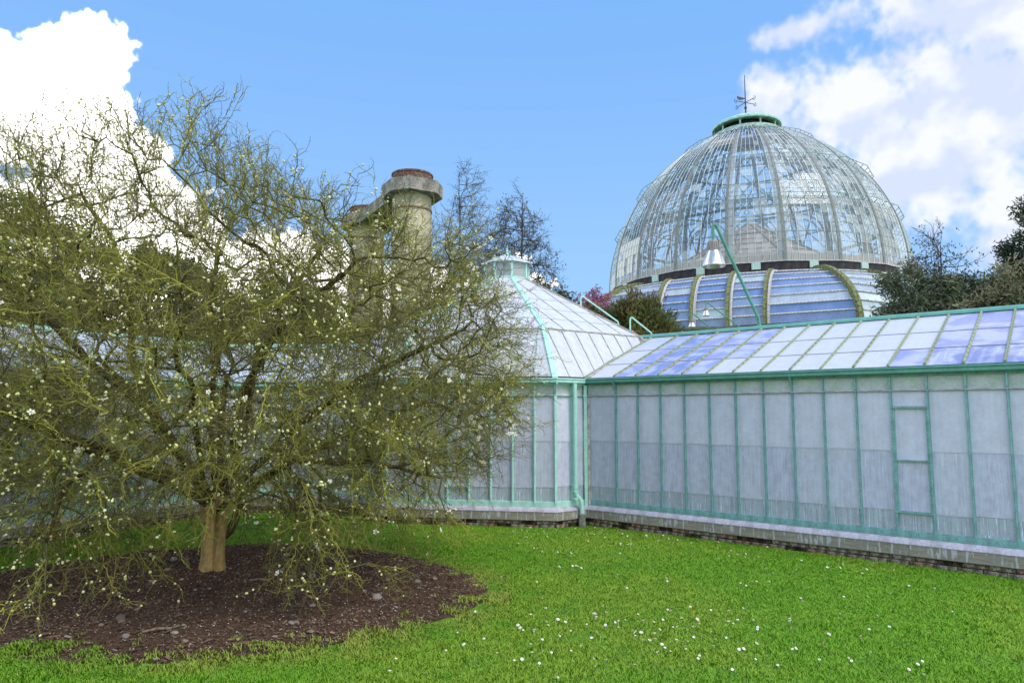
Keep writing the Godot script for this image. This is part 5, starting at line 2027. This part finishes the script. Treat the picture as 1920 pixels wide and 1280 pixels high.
	part("branch_stub", sb.mesh(), M.bark_dark, root)
	for li in range(1, limbs.size() + 1):
		part("branch", sk.build(func(i): return sk.limb[i] == li and sk.r[i] > 0.011), M.bark_dark, root)
	part("branchlets", sk.build(func(i): return sk.limb[i] > 0 and sk.r[i] <= 0.011), M.branchlet, root, Transform3D(), "stuff")
	# twig sprays
	var sprays := []
	var budsets := []
	for i in 9:
		var bs := []
		sprays.append(twig_spray(rg, rg.randf_range(0.34, 0.55), 0.0039, 0.85, bs))
		budsets.append(bs)
	for i in 5:
		var bs := []
		sprays.append(twig_spray(rg, rg.randf_range(0.5, 0.8), 0.005, 0.85, bs, 0.3))
		budsets.append(bs)
	var xs := []
	var cs := []
	for i in 14:
		xs.append([])
		cs.append(PackedColorArray())
	var bx := []
	var bc := PackedColorArray()
	var fx := []
	var fc := PackedColorArray()
	var mid := Vector3(0, 1.7, 0)
	for i in range(1, sk.p.size()):
		if sk.r[i] > 0.016 or sk.limb[i] == 0:
			continue
		var p := sk.p[i]
		if (Vector2(p.x, p.z).length() < 0.6 or (p.z > -0.2 and absf(p.x - 0.40 * p.z) < 0.36)) and p.y < 0.84:
			continue
		var dirn := (p - sk.p[sk.par[i]]).normalized()
		var out := (p - mid).normalized()
		var deep := ((p - Vector3(0, 2.0, 0)) / Vector3(3.05, 2.35 if p.y > 2.0 else 1.6, 2.55)).length()
		var n := 2 if rg.randf() < 0.85 else 1
		if p.y > 1.0 and rg.randf() < 0.22:
			n += 1
		if sk.kids[i] == 0:
			n += 1
		for q in n:
			var d := (dirn * 0.55 + out * 0.55 + Vector3(rg.randfn(), rg.randfn(), rg.randfn()) * 0.55).normalized()
			if p.y < 0.95:
				d.y -= 0.35
			if p.y < 0.35 and d.y < -0.1:
				d.y = 0.0
			if p.y > 3.0:
				d.y += 0.45
			d = d.normalized()
			var k := rg.randi() % 9
			var s := rg.randf_range(0.6, 1.05)
			if p.y > 3.5 and rg.randf() < (0.17 if p.x < 0.8 else 0.08):
				k = 9 + rg.randi() % 5
				d = (d + Vector3.UP * 1.1).normalized()
			var xf := Transform3D(aim(d, rg.randf() * TAU, s), p)
			xs[k].append(xf)
			var t := rg.randf_range(0.6, 1.3)
			var hue := Color(0.38, 0.37, 0.056).lerp(Color(0.075, 0.062, 0.03), pow(rg.randf(), 0.9))
			cs[k].append(Color(hue.r * t, hue.g * t, hue.b * t))
			var nbuds := 0
			var bl := 0.19 + 0.8 * lump.get_noise_3dv(p * 1.6 + Vector3(0, 30, 0)) + (0.22 if deep > 0.8 else 0.0)
			if rg.randf() < bl:
				nbuds = rg.randi_range(2, 5)
			var first_bud := rg.randi() % 40
			for e in nbuds:
				var bp: Vector3 = xf * (budsets[k][(first_bud + rg.randi() % 4) % budsets[k].size()] as Vector3) + Vector3(rg.randfn(), rg.randfn(), rg.randfn()) * 0.006
				var sz := rg.randf_range(0.005, 0.0105)
				var open := rg.randf() < (0.45 if p.x > 2.4 else 0.05)
				if open:
					fx.append(Transform3D(aim(Vector3(rg.randfn(), rg.randfn() + 0.4, rg.randfn() + 0.5), rg.randf() * TAU, rg.randf_range(0.8, 1.2)), bp))
					fc.append(Color(0.80, 0.79, 0.70))
				else:
					bx.append(Transform3D(aim(Vector3(rg.randfn(), rg.randfn() + 0.6, rg.randfn()), 0, sz), bp))
					var wv := rg.randf()
					bc.append(Color(0.62, 0.60, 0.18).lerp(Color(0.80, 0.78, 0.55), wv))
	for k in 14:
		many("twigs", sprays[k], M.twig, xs[k], cs[k], root)
	var bm := SphereMesh.new()
	bm.radius = 1.0
	bm.height = 2.3
	bm.radial_segments = 8
	bm.rings = 5
	many("flower_buds", bm, M.bud, bx, bc, root)
	var fm := MB.new()
	for i in 5:
		var a := TAU * i / 5.0
		var d := Vector3(cos(a), 0, sin(a))
		var sd := Vector3(-sin(a), 0, cos(a))
		var q0 := d * 0.002
		var q1 := d * 0.012 + Vector3.UP * 0.005
		var q2 := d * 0.020 + Vector3.UP * 0.007
		fm.face([q0, q1 + sd * 0.0065, q1 - sd * 0.0065], Vector3.UP)
		fm.face([q1 - sd * 0.0065, q1 + sd * 0.0065, q2 + sd * 0.003], Vector3.UP)
		fm.face([q1 - sd * 0.0065, q2 + sd * 0.003, q2 - sd * 0.003], Vector3.UP)
	many("open_blossom", fm.mesh(), M.bud, fx, fc, root)
	print("tree nodes ", sk.p.size(), " sprays ", xs.map(func(a): return a.size()), " buds ", bx.size(), " open ", fx.size())

# ---------------------------------------------------------------- trees and shrubs beyond
func bare_tree(label: String, at: Vector3, hgt: float, wid: float, crown_from: float, seed_: int, leafy: int, twig_col: Color) -> void:
	var rg := RandomNumberGenerator.new()
	rg.seed = seed_
	var root := thing("bare_tree", label, "tree", at)
	var sk := Skeleton.new()
	sk.add(Vector3.ZERO, -1, 0)
	var lean := rg.randf_range(-0.02, 0.02)
	sk.path([Vector3(lean * hgt, hgt * 0.5, 0), Vector3(lean * hgt * 1.5, hgt * 0.97, 0)], 0, 0, 0.3, 0.02, rg)
	var att := PackedVector3Array()
	while att.size() < 750:
		var t := pow(rg.randf(), 0.9)
		var y := lerpf(crown_from, hgt, t)
		var r := wid * pow(1.0 - t, 0.72) * sqrt(rg.randf_range(0.02, 1.0))
		var a := rg.randf() * TAU
		att.append(Vector3(cos(a) * r, y, sin(a) * r))
	sk.colonize(att, 0.28, 1.5, 0.34, 0.30, 50, rg, -0.10)
	sk.thicken(0.008, 2.3)
	part("trunk", sk.build(func(i): return sk.limb[i] == 0 and sk.r[i] > 0.03), M.bark_grey, root)
	part("branches", sk.build(func(i): return sk.r[i] <= 0.03), M.bark_grey, root, Transform3D(), "stuff")
	var sprays := []
	for i in 4:
		sprays.append(twig_spray(rg, 0.55, 0.0068, 0.8, [], 0.25))
	var xs := [[], [], [], []]
	var cs := [PackedColorArray(), PackedColorArray(), PackedColorArray(), PackedColorArray()]
	var lx := []
	var lc := PackedColorArray()
	for i in range(4, sk.p.size()):
		if sk.r[i] > 0.03:
			continue
		for q in 2:
			var d := (sk.p[i] - sk.p[sk.par[i]]).normalized() + Vector3(rg.randfn(), rg.randfn() + 0.35, rg.randfn()) * 0.5
			var k := rg.randi() % 4
			var xf := Transform3D(aim(d, rg.randf() * TAU, rg.randf_range(0.8, 1.4)), sk.p[i])
			xs[k].append(xf)
			var t := rg.randf_range(0.7, 1.3)
			cs[k].append(Color(twig_col.r * t, twig_col.g * t, twig_col.b * t))
			for e in leafy:
				lx.append(Transform3D(aim(Vector3(rg.randfn(), rg.randfn(), rg.randfn()), 0, rg.randf_range(0.7, 1.2)), sk.p[i] + d.normalized() * rg.randf_range(0.1, 0.6) + Vector3(rg.randfn(), rg.randfn(), rg.randfn()) * 0.12))
				var tt := rg.randf_range(0.6, 1.4)
				lc.append(Color(0.075 * tt, 0.075 * tt, 0.05 * tt))
	for k in 4:
		many("twigs", sprays[k], M.twig, xs[k], cs[k], root)
	many("leaf_buds", leaf_clump(rg, 3, 0.075, 0.035, 0.06), M.leaf, lx, lc, root)

func shrub_wood(root: Node3D, pts: Array, r: float, mat: Material) -> void:
	for p in pts:
		var mb := MB.new()
		var a: Vector3 = p[0]
		var b: Vector3 = p[1]
		var m := a.lerp(b, 0.5) + Vector3(0.15, 0.1, 0.1)
		mb.tube([a, m, b], [r, r * 0.7, r * 0.35], 7)
		part("stem", mb.mesh(), mat, root)

func build_plants() -> void:
	var rg := RandomNumberGenerator.new()
	rg.seed = 91
	# bare trees behind the pavilion
	bare_tree("tall slender bare tree left behind the pavilion lantern, with a pointed top", Vector3(-1.75, 0, -26.0), 11.2, 1.9, 4.0, 101, 2, Color(0.085, 0.075, 0.085))
	bare_tree("broad bare tree just behind the pavilion lantern, branches reaching right", Vector3(0.15, 0, -24.0), 9.6, 2.5, 3.4, 102, 3, Color(0.075, 0.068, 0.065))
	bare_tree("thin bare tree close to the right side of the chimney", Vector3(-2.15, 0, -25.0), 8.4, 1.0, 4.0, 103, 1, Color(0.085, 0.075, 0.085))
	# yew before the dome
	var needle := MB.new()
	for i in 26:
		var t := i / 26.0
		var d := Vector3(sin(i * 2.4), 0.75, cos(i * 2.4)).normalized()
		var o := Vector3.UP * t * 0.17
		var sd := d.cross(Vector3.UP).normalized() * 0.010
		var l := 0.055 * (1.0 - 0.4 * t)
		needle.face([o - sd, o + sd, o + d * l], (sd.cross(d)).normalized())
	needle.bar(Vector3.ZERO, Vector3.UP * 0.17, 0.006, 0.006)
	var needle_m := needle.mesh()
	var yew := thing("yew_bush", "dark rounded yew with feathery olive foliage, between pavilion roof and dome", "bush", Vector3(3.15, 0, -17.0))
	crown("foliage", yew, needle_m, [[Vector3(0.05, 2.95, 0.0), Vector3(1.0, 1.58, 1.0)], [Vector3(-0.55, 2.75, 0.1), Vector3(0.85, 1.28, 0.9)], [Vector3(0.6, 2.6, 0.1), Vector3(0.85, 1.2, 0.9)], [Vector3(0.85, 2.2, 0.0), Vector3(0.7, 0.9, 0.8)]], 1100, 40, 0.20, [Color(0.125, 0.15, 0.03), Color(0.18, 0.195, 0.04), Color(0.085, 0.11, 0.025), Color(0.185, 0.15, 0.04)], 201, 0.6, 1.0, 0.45)
	shrub_wood(yew, [[Vector3(0, 0, 0), Vector3(0.1, 3.2, 0)], [Vector3(0, 0.2, 0), Vector3(-0.7, 2.8, 0.1)], [Vector3(0, 0.2, 0), Vector3(0.8, 2.6, 0)]], 0.07, M.bark_dark)
	# brownish bush at its left foot, hedge behind the pavilion roof
	var lc := leaf_clump(rg, 6, 0.085, 0.045, 0.10)
	var bb := thing("russet_bush", "russet brown and green bush left of the yew, behind the hooked pipe", "bush", Vector3(2.15, 0, -18.5))
	crown("foliage", bb, lc, [[Vector3(0.0, 3.1, 0), Vector3(0.75, 1.55, 0.8)]], 120, 22, 0.26, [Color(0.085, 0.075, 0.022), Color(0.12, 0.075, 0.03), Color(0.06, 0.07, 0.02)], 202)
	shrub_wood(bb, [[Vector3(0, 0, 0), Vector3(0.1, 3.2, 0)]], 0.05, M.bark_dark)
	var hd := thing("evergreen_hedge", "dark green evergreen shrub just above the pavilion's sloping roof edge", "bush", Vector3(1.35, 0, -21.0))
	crown("foliage", hd, lc, [[Vector3(0.2, 3.6, 0), Vector3(0.7, 1.75, 0.9)], [Vector3(-0.6, 3.7, 0.3), Vector3(0.8, 2.0, 0.9)], [Vector3(0.9, 3.2, 0), Vector3(0.6, 1.7, 0.8)]], 260, 24, 0.26, [Color(0.045, 0.062, 0.022), Color(0.065, 0.08, 0.025), Color(0.03, 0.045, 0.02)], 203)
	shrub_wood(hd, [[Vector3(0, 0, 0), Vector3(0.1, 3.2, 0)], [Vector3(0, 0, 0), Vector3(-0.6, 3.4, 0.2)]], 0.06, M.bark_dark)
	# pink blossom far off
	var pk := thing("pink_blossom_tree", "small tree in pink blossom far off at the dome's left foot", "tree", Vector3(5.6, 0, -45.0))
	crown("blossom", pk, leaf_clump(rg, 5, 0.13, 0.08, 0.2), [[Vector3(0, 8.0, 0), Vector3(1.35, 1.6, 1.3)]], 90, 22, 0.40, [Color(0.42, 0.11, 0.22), Color(0.34, 0.09, 0.16), Color(0.26, 0.13, 0.24)], 204, 0.8, 1.4, 0.35)
	shrub_wood(pk, [[Vector3(0, 0, 0), Vector3(0.1, 8.2, 0)], [Vector3(0, 4, 0), Vector3(-0.9, 8.2, 0)], [Vector3(0, 4, 0), Vector3(0.9, 8.0, 0)]], 0.12, M.bark_grey)
	# big shrubs on the right
	var broad := leaf_clump(rg, 8, 0.082, 0.034, 0.10)
	var gcol := [Color(0.10, 0.125, 0.06), Color(0.07, 0.095, 0.045), Color(0.17, 0.165, 0.09), Color(0.045, 0.065, 0.032)]
	var s1 := thing("evergreen_shrub", "big grey-green broadleaf shrub right of the dome, overhanging the wing's roof", "bush", Vector3(9.3, 0, -15.0))
	crown("foliage", s1, broad, [[Vector3(0.15, 2.9, 0), Vector3(1.25, 1.62, 1.2)], [Vector3(-0.85, 2.9, 0.2), Vector3(0.75, 1.05, 0.8)], [Vector3(-0.55, 4.15, 0), Vector3(0.55, 0.75, 0.5)], [Vector3(0.5, 4.0, 0), Vector3(0.8, 0.75, 0.6)], [Vector3(1.2, 2.9, 0.3), Vector3(1.0, 1.5, 1.0)], [Vector3(-1.2, 2.4, 0.3), Vector3(0.5, 0.75, 0.6)]], 470, 26, 0.20, gcol, 205, 0.7, 1.3, 0.45)
	shrub_wood(s1, [[Vector3(0, 0, 0), Vector3(0.1, 3.4, 0)], [Vector3(0, 0.2, 0), Vector3(-0.8, 3.6, 0.1)], [Vector3(0, 0.2, 0), Vector3(1.0, 3.2, 0)], [Vector3(0, 0.2, 0), Vector3(0.4, 3.0, 0.9)]], 0.07, M.bark_dark)
	var s2 := thing("evergreen_shrub", "olive broadleaf shrub at the right edge, in front of the dark holly", "bush", Vector3(10.9, 0, -13.8))
	crown("foliage", s2, broad, [[Vector3(-0.55, 2.9, 0), Vector3(1.1, 1.75, 1.1)], [Vector3(0.6, 3.0, 0.2), Vector3(1.1, 2.0, 1.1)]], 420, 26, 0.20, [Color(0.145, 0.155, 0.07), Color(0.10, 0.12, 0.05), Color(0.19, 0.18, 0.09), Color(0.055, 0.07, 0.035)], 206, 0.7, 1.3, 0.5)
	shrub_wood(s2, [[Vector3(0, 0, 0), Vector3(-0.4, 3.4, 0)], [Vector3(0, 0.2, 0), Vector3(0.6, 3.6, 0.1)]], 0.07, M.bark_dark)
	var hol := thing("holly_tree", "dark glossy holly rising above the shrubs at the right edge", "tree", Vector3(12.75, 0, -16.0))
	crown("foliage", hol, broad, [[Vector3(0.1, 5.0, 0), Vector3(1.0, 2.0, 1.0)], [Vector3(-0.45, 4.9, 0.2), Vector3(0.55, 0.8, 0.7)], [Vector3(0.5, 3.5, 0), Vector3(1.4, 1.8, 1.3)]], 330, 26, 0.20, [Color(0.03, 0.05, 0.022), Color(0.045, 0.066, 0.028), Color(0.022, 0.036, 0.018)], 207, 0.7, 1.3, 0.4)
	shrub_wood(hol, [[Vector3(0, 0, 0), Vector3(0.1, 6.0, 0)], [Vector3(0, 3, 0), Vector3(-0.6, 5.0, 0)]], 0.1, M.bark_dark)
	bare_tree("sparse half-bare shrub with crooked branches rising above the grey-green shrub", Vector3(10.75, 0, -17.0), 6.1, 1.15, 3.6, 104, 5, Color(0.07, 0.06, 0.06))
	# evergreens behind the left wing, seen through the blossoming tree
	var soft := leaf_clump(rg, 7, 0.13, 0.06, 0.17)
	for e in [[Vector3(-13.2, 0, -18.0), 5.2, 2.3, 2.2, "bright green leafy tree behind the left wing, at the left edge", [Color(0.085, 0.12, 0.022), Color(0.06, 0.09, 0.018), Color(0.11, 0.14, 0.03)]], [Vector3(-9.6, 0, -19.0), 4.2, 2.0, 2.0, "dark evergreen behind the left wing, between the leafy tree and the chimney", [Color(0.045, 0.065, 0.02), Color(0.03, 0.05, 0.018), Color(0.06, 0.085, 0.025)]], [Vector3(-6.7, 0, -20.5), 3.9, 1.9, 2.0, "rounded dark green shrub left of the chimney, seen through blossom", [Color(0.05, 0.075, 0.022), Color(0.035, 0.055, 0.018)]], [Vector3(-1.8, 0, -19.0), 3.0, 1.5, 1.7, "green bush at the foot of the chimney, behind the pavilion", [Color(0.05, 0.075, 0.022), Color(0.075, 0.10, 0.025)]]]:
		var b := thing("evergreen_tree", e[4], "tree", e[0])
		var h: float = e[1]
		crown("foliage", b, soft, [[Vector3(0, h, 0), Vector3(e[2], e[3], e[2])], [Vector3(0.5, h * 0.55, 0.3), Vector3(e[2] * 0.9, h * 0.5, e[2])]], 300, 24, 0.36, e[5], 208 + int(h * 10), 0.8, 1.3, 0.5)
		shrub_wood(b, [[Vector3(0, 0, 0), Vector3(0.1, h, 0)], [Vector3(0, 1, 0), Vector3(-0.8, h, 0)]], 0.12, M.bark_dark)

# ---------------------------------------------------------------- scene
func more_materials() -> void:
	M.lantern_glass = glass(lin(0.40, 0.43, 0.43), 0.78, 0.2)
	M.pipe_green = mottle(lin(0.09, 0.33, 0.25), 0.25, 0.3, 0.4)
	M.gallery_ridge = mottle(lin(0.07, 0.11, 0.05), 0.5, 0.8, 0.8)
	M.lap = std(lin(0.17, 0.17, 0.20), 0.8)
	M.lap_pale = std(lin(0.40, 0.40, 0.42), 0.8)
	M.rust = mottle(lin(0.27, 0.18, 0.12), 0.5, 0.4, 0.9)
	M.brick_red = [mottle(lin(0.30, 0.155, 0.125), 0.6, 0.25, 0.95), mottle(lin(0.34, 0.24, 0.20), 0.6, 0.25, 0.95), mottle(lin(0.24, 0.14, 0.115), 0.6, 0.25, 0.95)]
	M.wood_band = mottle(lin(0.36, 0.25, 0.18), 0.5, 1.2, 0.8)
	M.rail = std(lin(0.22, 0.36, 0.34), 0.6)
	M.copper_pale = mottle(lin(0.42, 0.62, 0.55), 0.35, 1.2, 0.6)
	M.vane = std(lin(0.04, 0.045, 0.085), 0.6)
	M.inner_roof = mottle(lin(0.56, 0.50, 0.45), 0.25, 3.0, 0.7)
	M.inner_rib = mottle(lin(0.42, 0.38, 0.34), 0.3, 2.0, 0.7)
	M.stick = mottle(lin(0.27, 0.20, 0.14), 0.6, 0.1, 0.9)
	M.branchlet = mottle(lin(0.16, 0.15, 0.045), 0.5, 0.2, 0.8)
	M.bark_grey = std(lin(0.075, 0.068, 0.066), 0.9, 0.2)
	M.trunk = textured(paint_tex(func(x, y):
		var g: float = nz(na, x * 3, y / 8)
		var t := 0.75 + 0.5 * nz(nb, x, y) + 0.5 * (g - 0.5) + 0.25 * (nz(na, x, y) - 0.5)
		var m: float = smoothstep(0.45, 0.7, nz(nb, x + 50, y + 120))
		return lin(0.39 * t, 0.27 * t, 0.11 * t).lerp(lin(0.25 * t, 0.21 * t, 0.075 * t), m * 0.6)), Vector2(0.5, 0.5), 0.9, 0.2)
	M.petal = std(lin(0.82, 0.81, 0.78), 0.6)
	M.yolk = std(lin(0.80, 0.52, 0.03), 0.7)
	M.grass = std(Color.WHITE, 0.55, 0.3)
	M.grass.vertex_color_use_as_albedo = true
	M.grass.backlight_enabled = true
	M.grass.backlight = Color(0.4, 0.5, 0.15)
	M.lawn = textured(paint_tex(func(x, y):
		var t: float = 0.55 + 0.6 * nz(na, x, y) + 0.35 * (nz(nb, x, y) - 0.5)
		return lin(0.125 * t, 0.26 * t, 0.03 * t)), Vector2(1, 1), 0.95, 0.1)
	M.lawn.uv1_triplanar = true
	M.lawn.uv1_world_triplanar = true
	M.lawn.uv1_scale = Vector3.ONE * 0.6
	M.soil = textured(paint_tex(func(x, y):
		var t: float = 0.45 + 0.8 * nz(na, x, y) + 0.5 * (nz(nb, x, y) - 0.5)
		return lin(0.092 * t, 0.060 * t, 0.042 * t)), Vector2(0.7, 0.7), 0.95, 0.15)

func _ready() -> void:
	rng.seed = 20240
	# camera
	var cam := Camera3D.new()
	cam.name = "camera"
	cam.fov = 53.13
	cam.near = 0.05
	cam.far = 1200.0
	add_child(cam)
	cam.position = Vector3(0, 1.65, 0)
	cam.rotation_degrees = Vector3(5.9, 0, 0)
	# sky
	var env := Environment.new()
	var sky := Sky.new()
	var pano := PanoramaSkyMaterial.new()
	pano.panorama = ImageTexture.create_from_image(sky_image())
	sky.sky_material = pano
	env.background_mode = Environment.BG_SKY
	env.sky = sky
	env.background_energy_multiplier = SKY_MUL
	env.ambient_light_source = Environment.AMBIENT_SOURCE_SKY
	env.tonemap_mode = Environment.TONE_MAPPER_LINEAR
	env.tonemap_exposure = 1.5
	env.sdfgi_enabled = true
	env.ssao_enabled = true
	env.ssil_enabled = true
	var we := WorldEnvironment.new()
	we.name = "world_environment"
	we.environment = env
	add_child(we)
	# sun behind thin cloud, high on the right and a little behind the camera
	var sun := DirectionalLight3D.new()
	sun.name = "sun"
	sun.light_energy = 0.5
	sun.light_color = Color(1.0, 0.96, 0.88)
	sun.light_angular_distance = 24.0
	sun.shadow_enabled = true
	add_child(sun)
	sun.rotation_degrees = Vector3(-52, 48, 0)
	make_materials()
	more_materials()
	build_ground()
	build_pavilion()
	build_ranges()
	build_dome()
	build_apron()
	build_chimney()
	build_tree()
	build_plants()
	build_lamps()
	build_grass()
	build_stones()
	build_daisies()
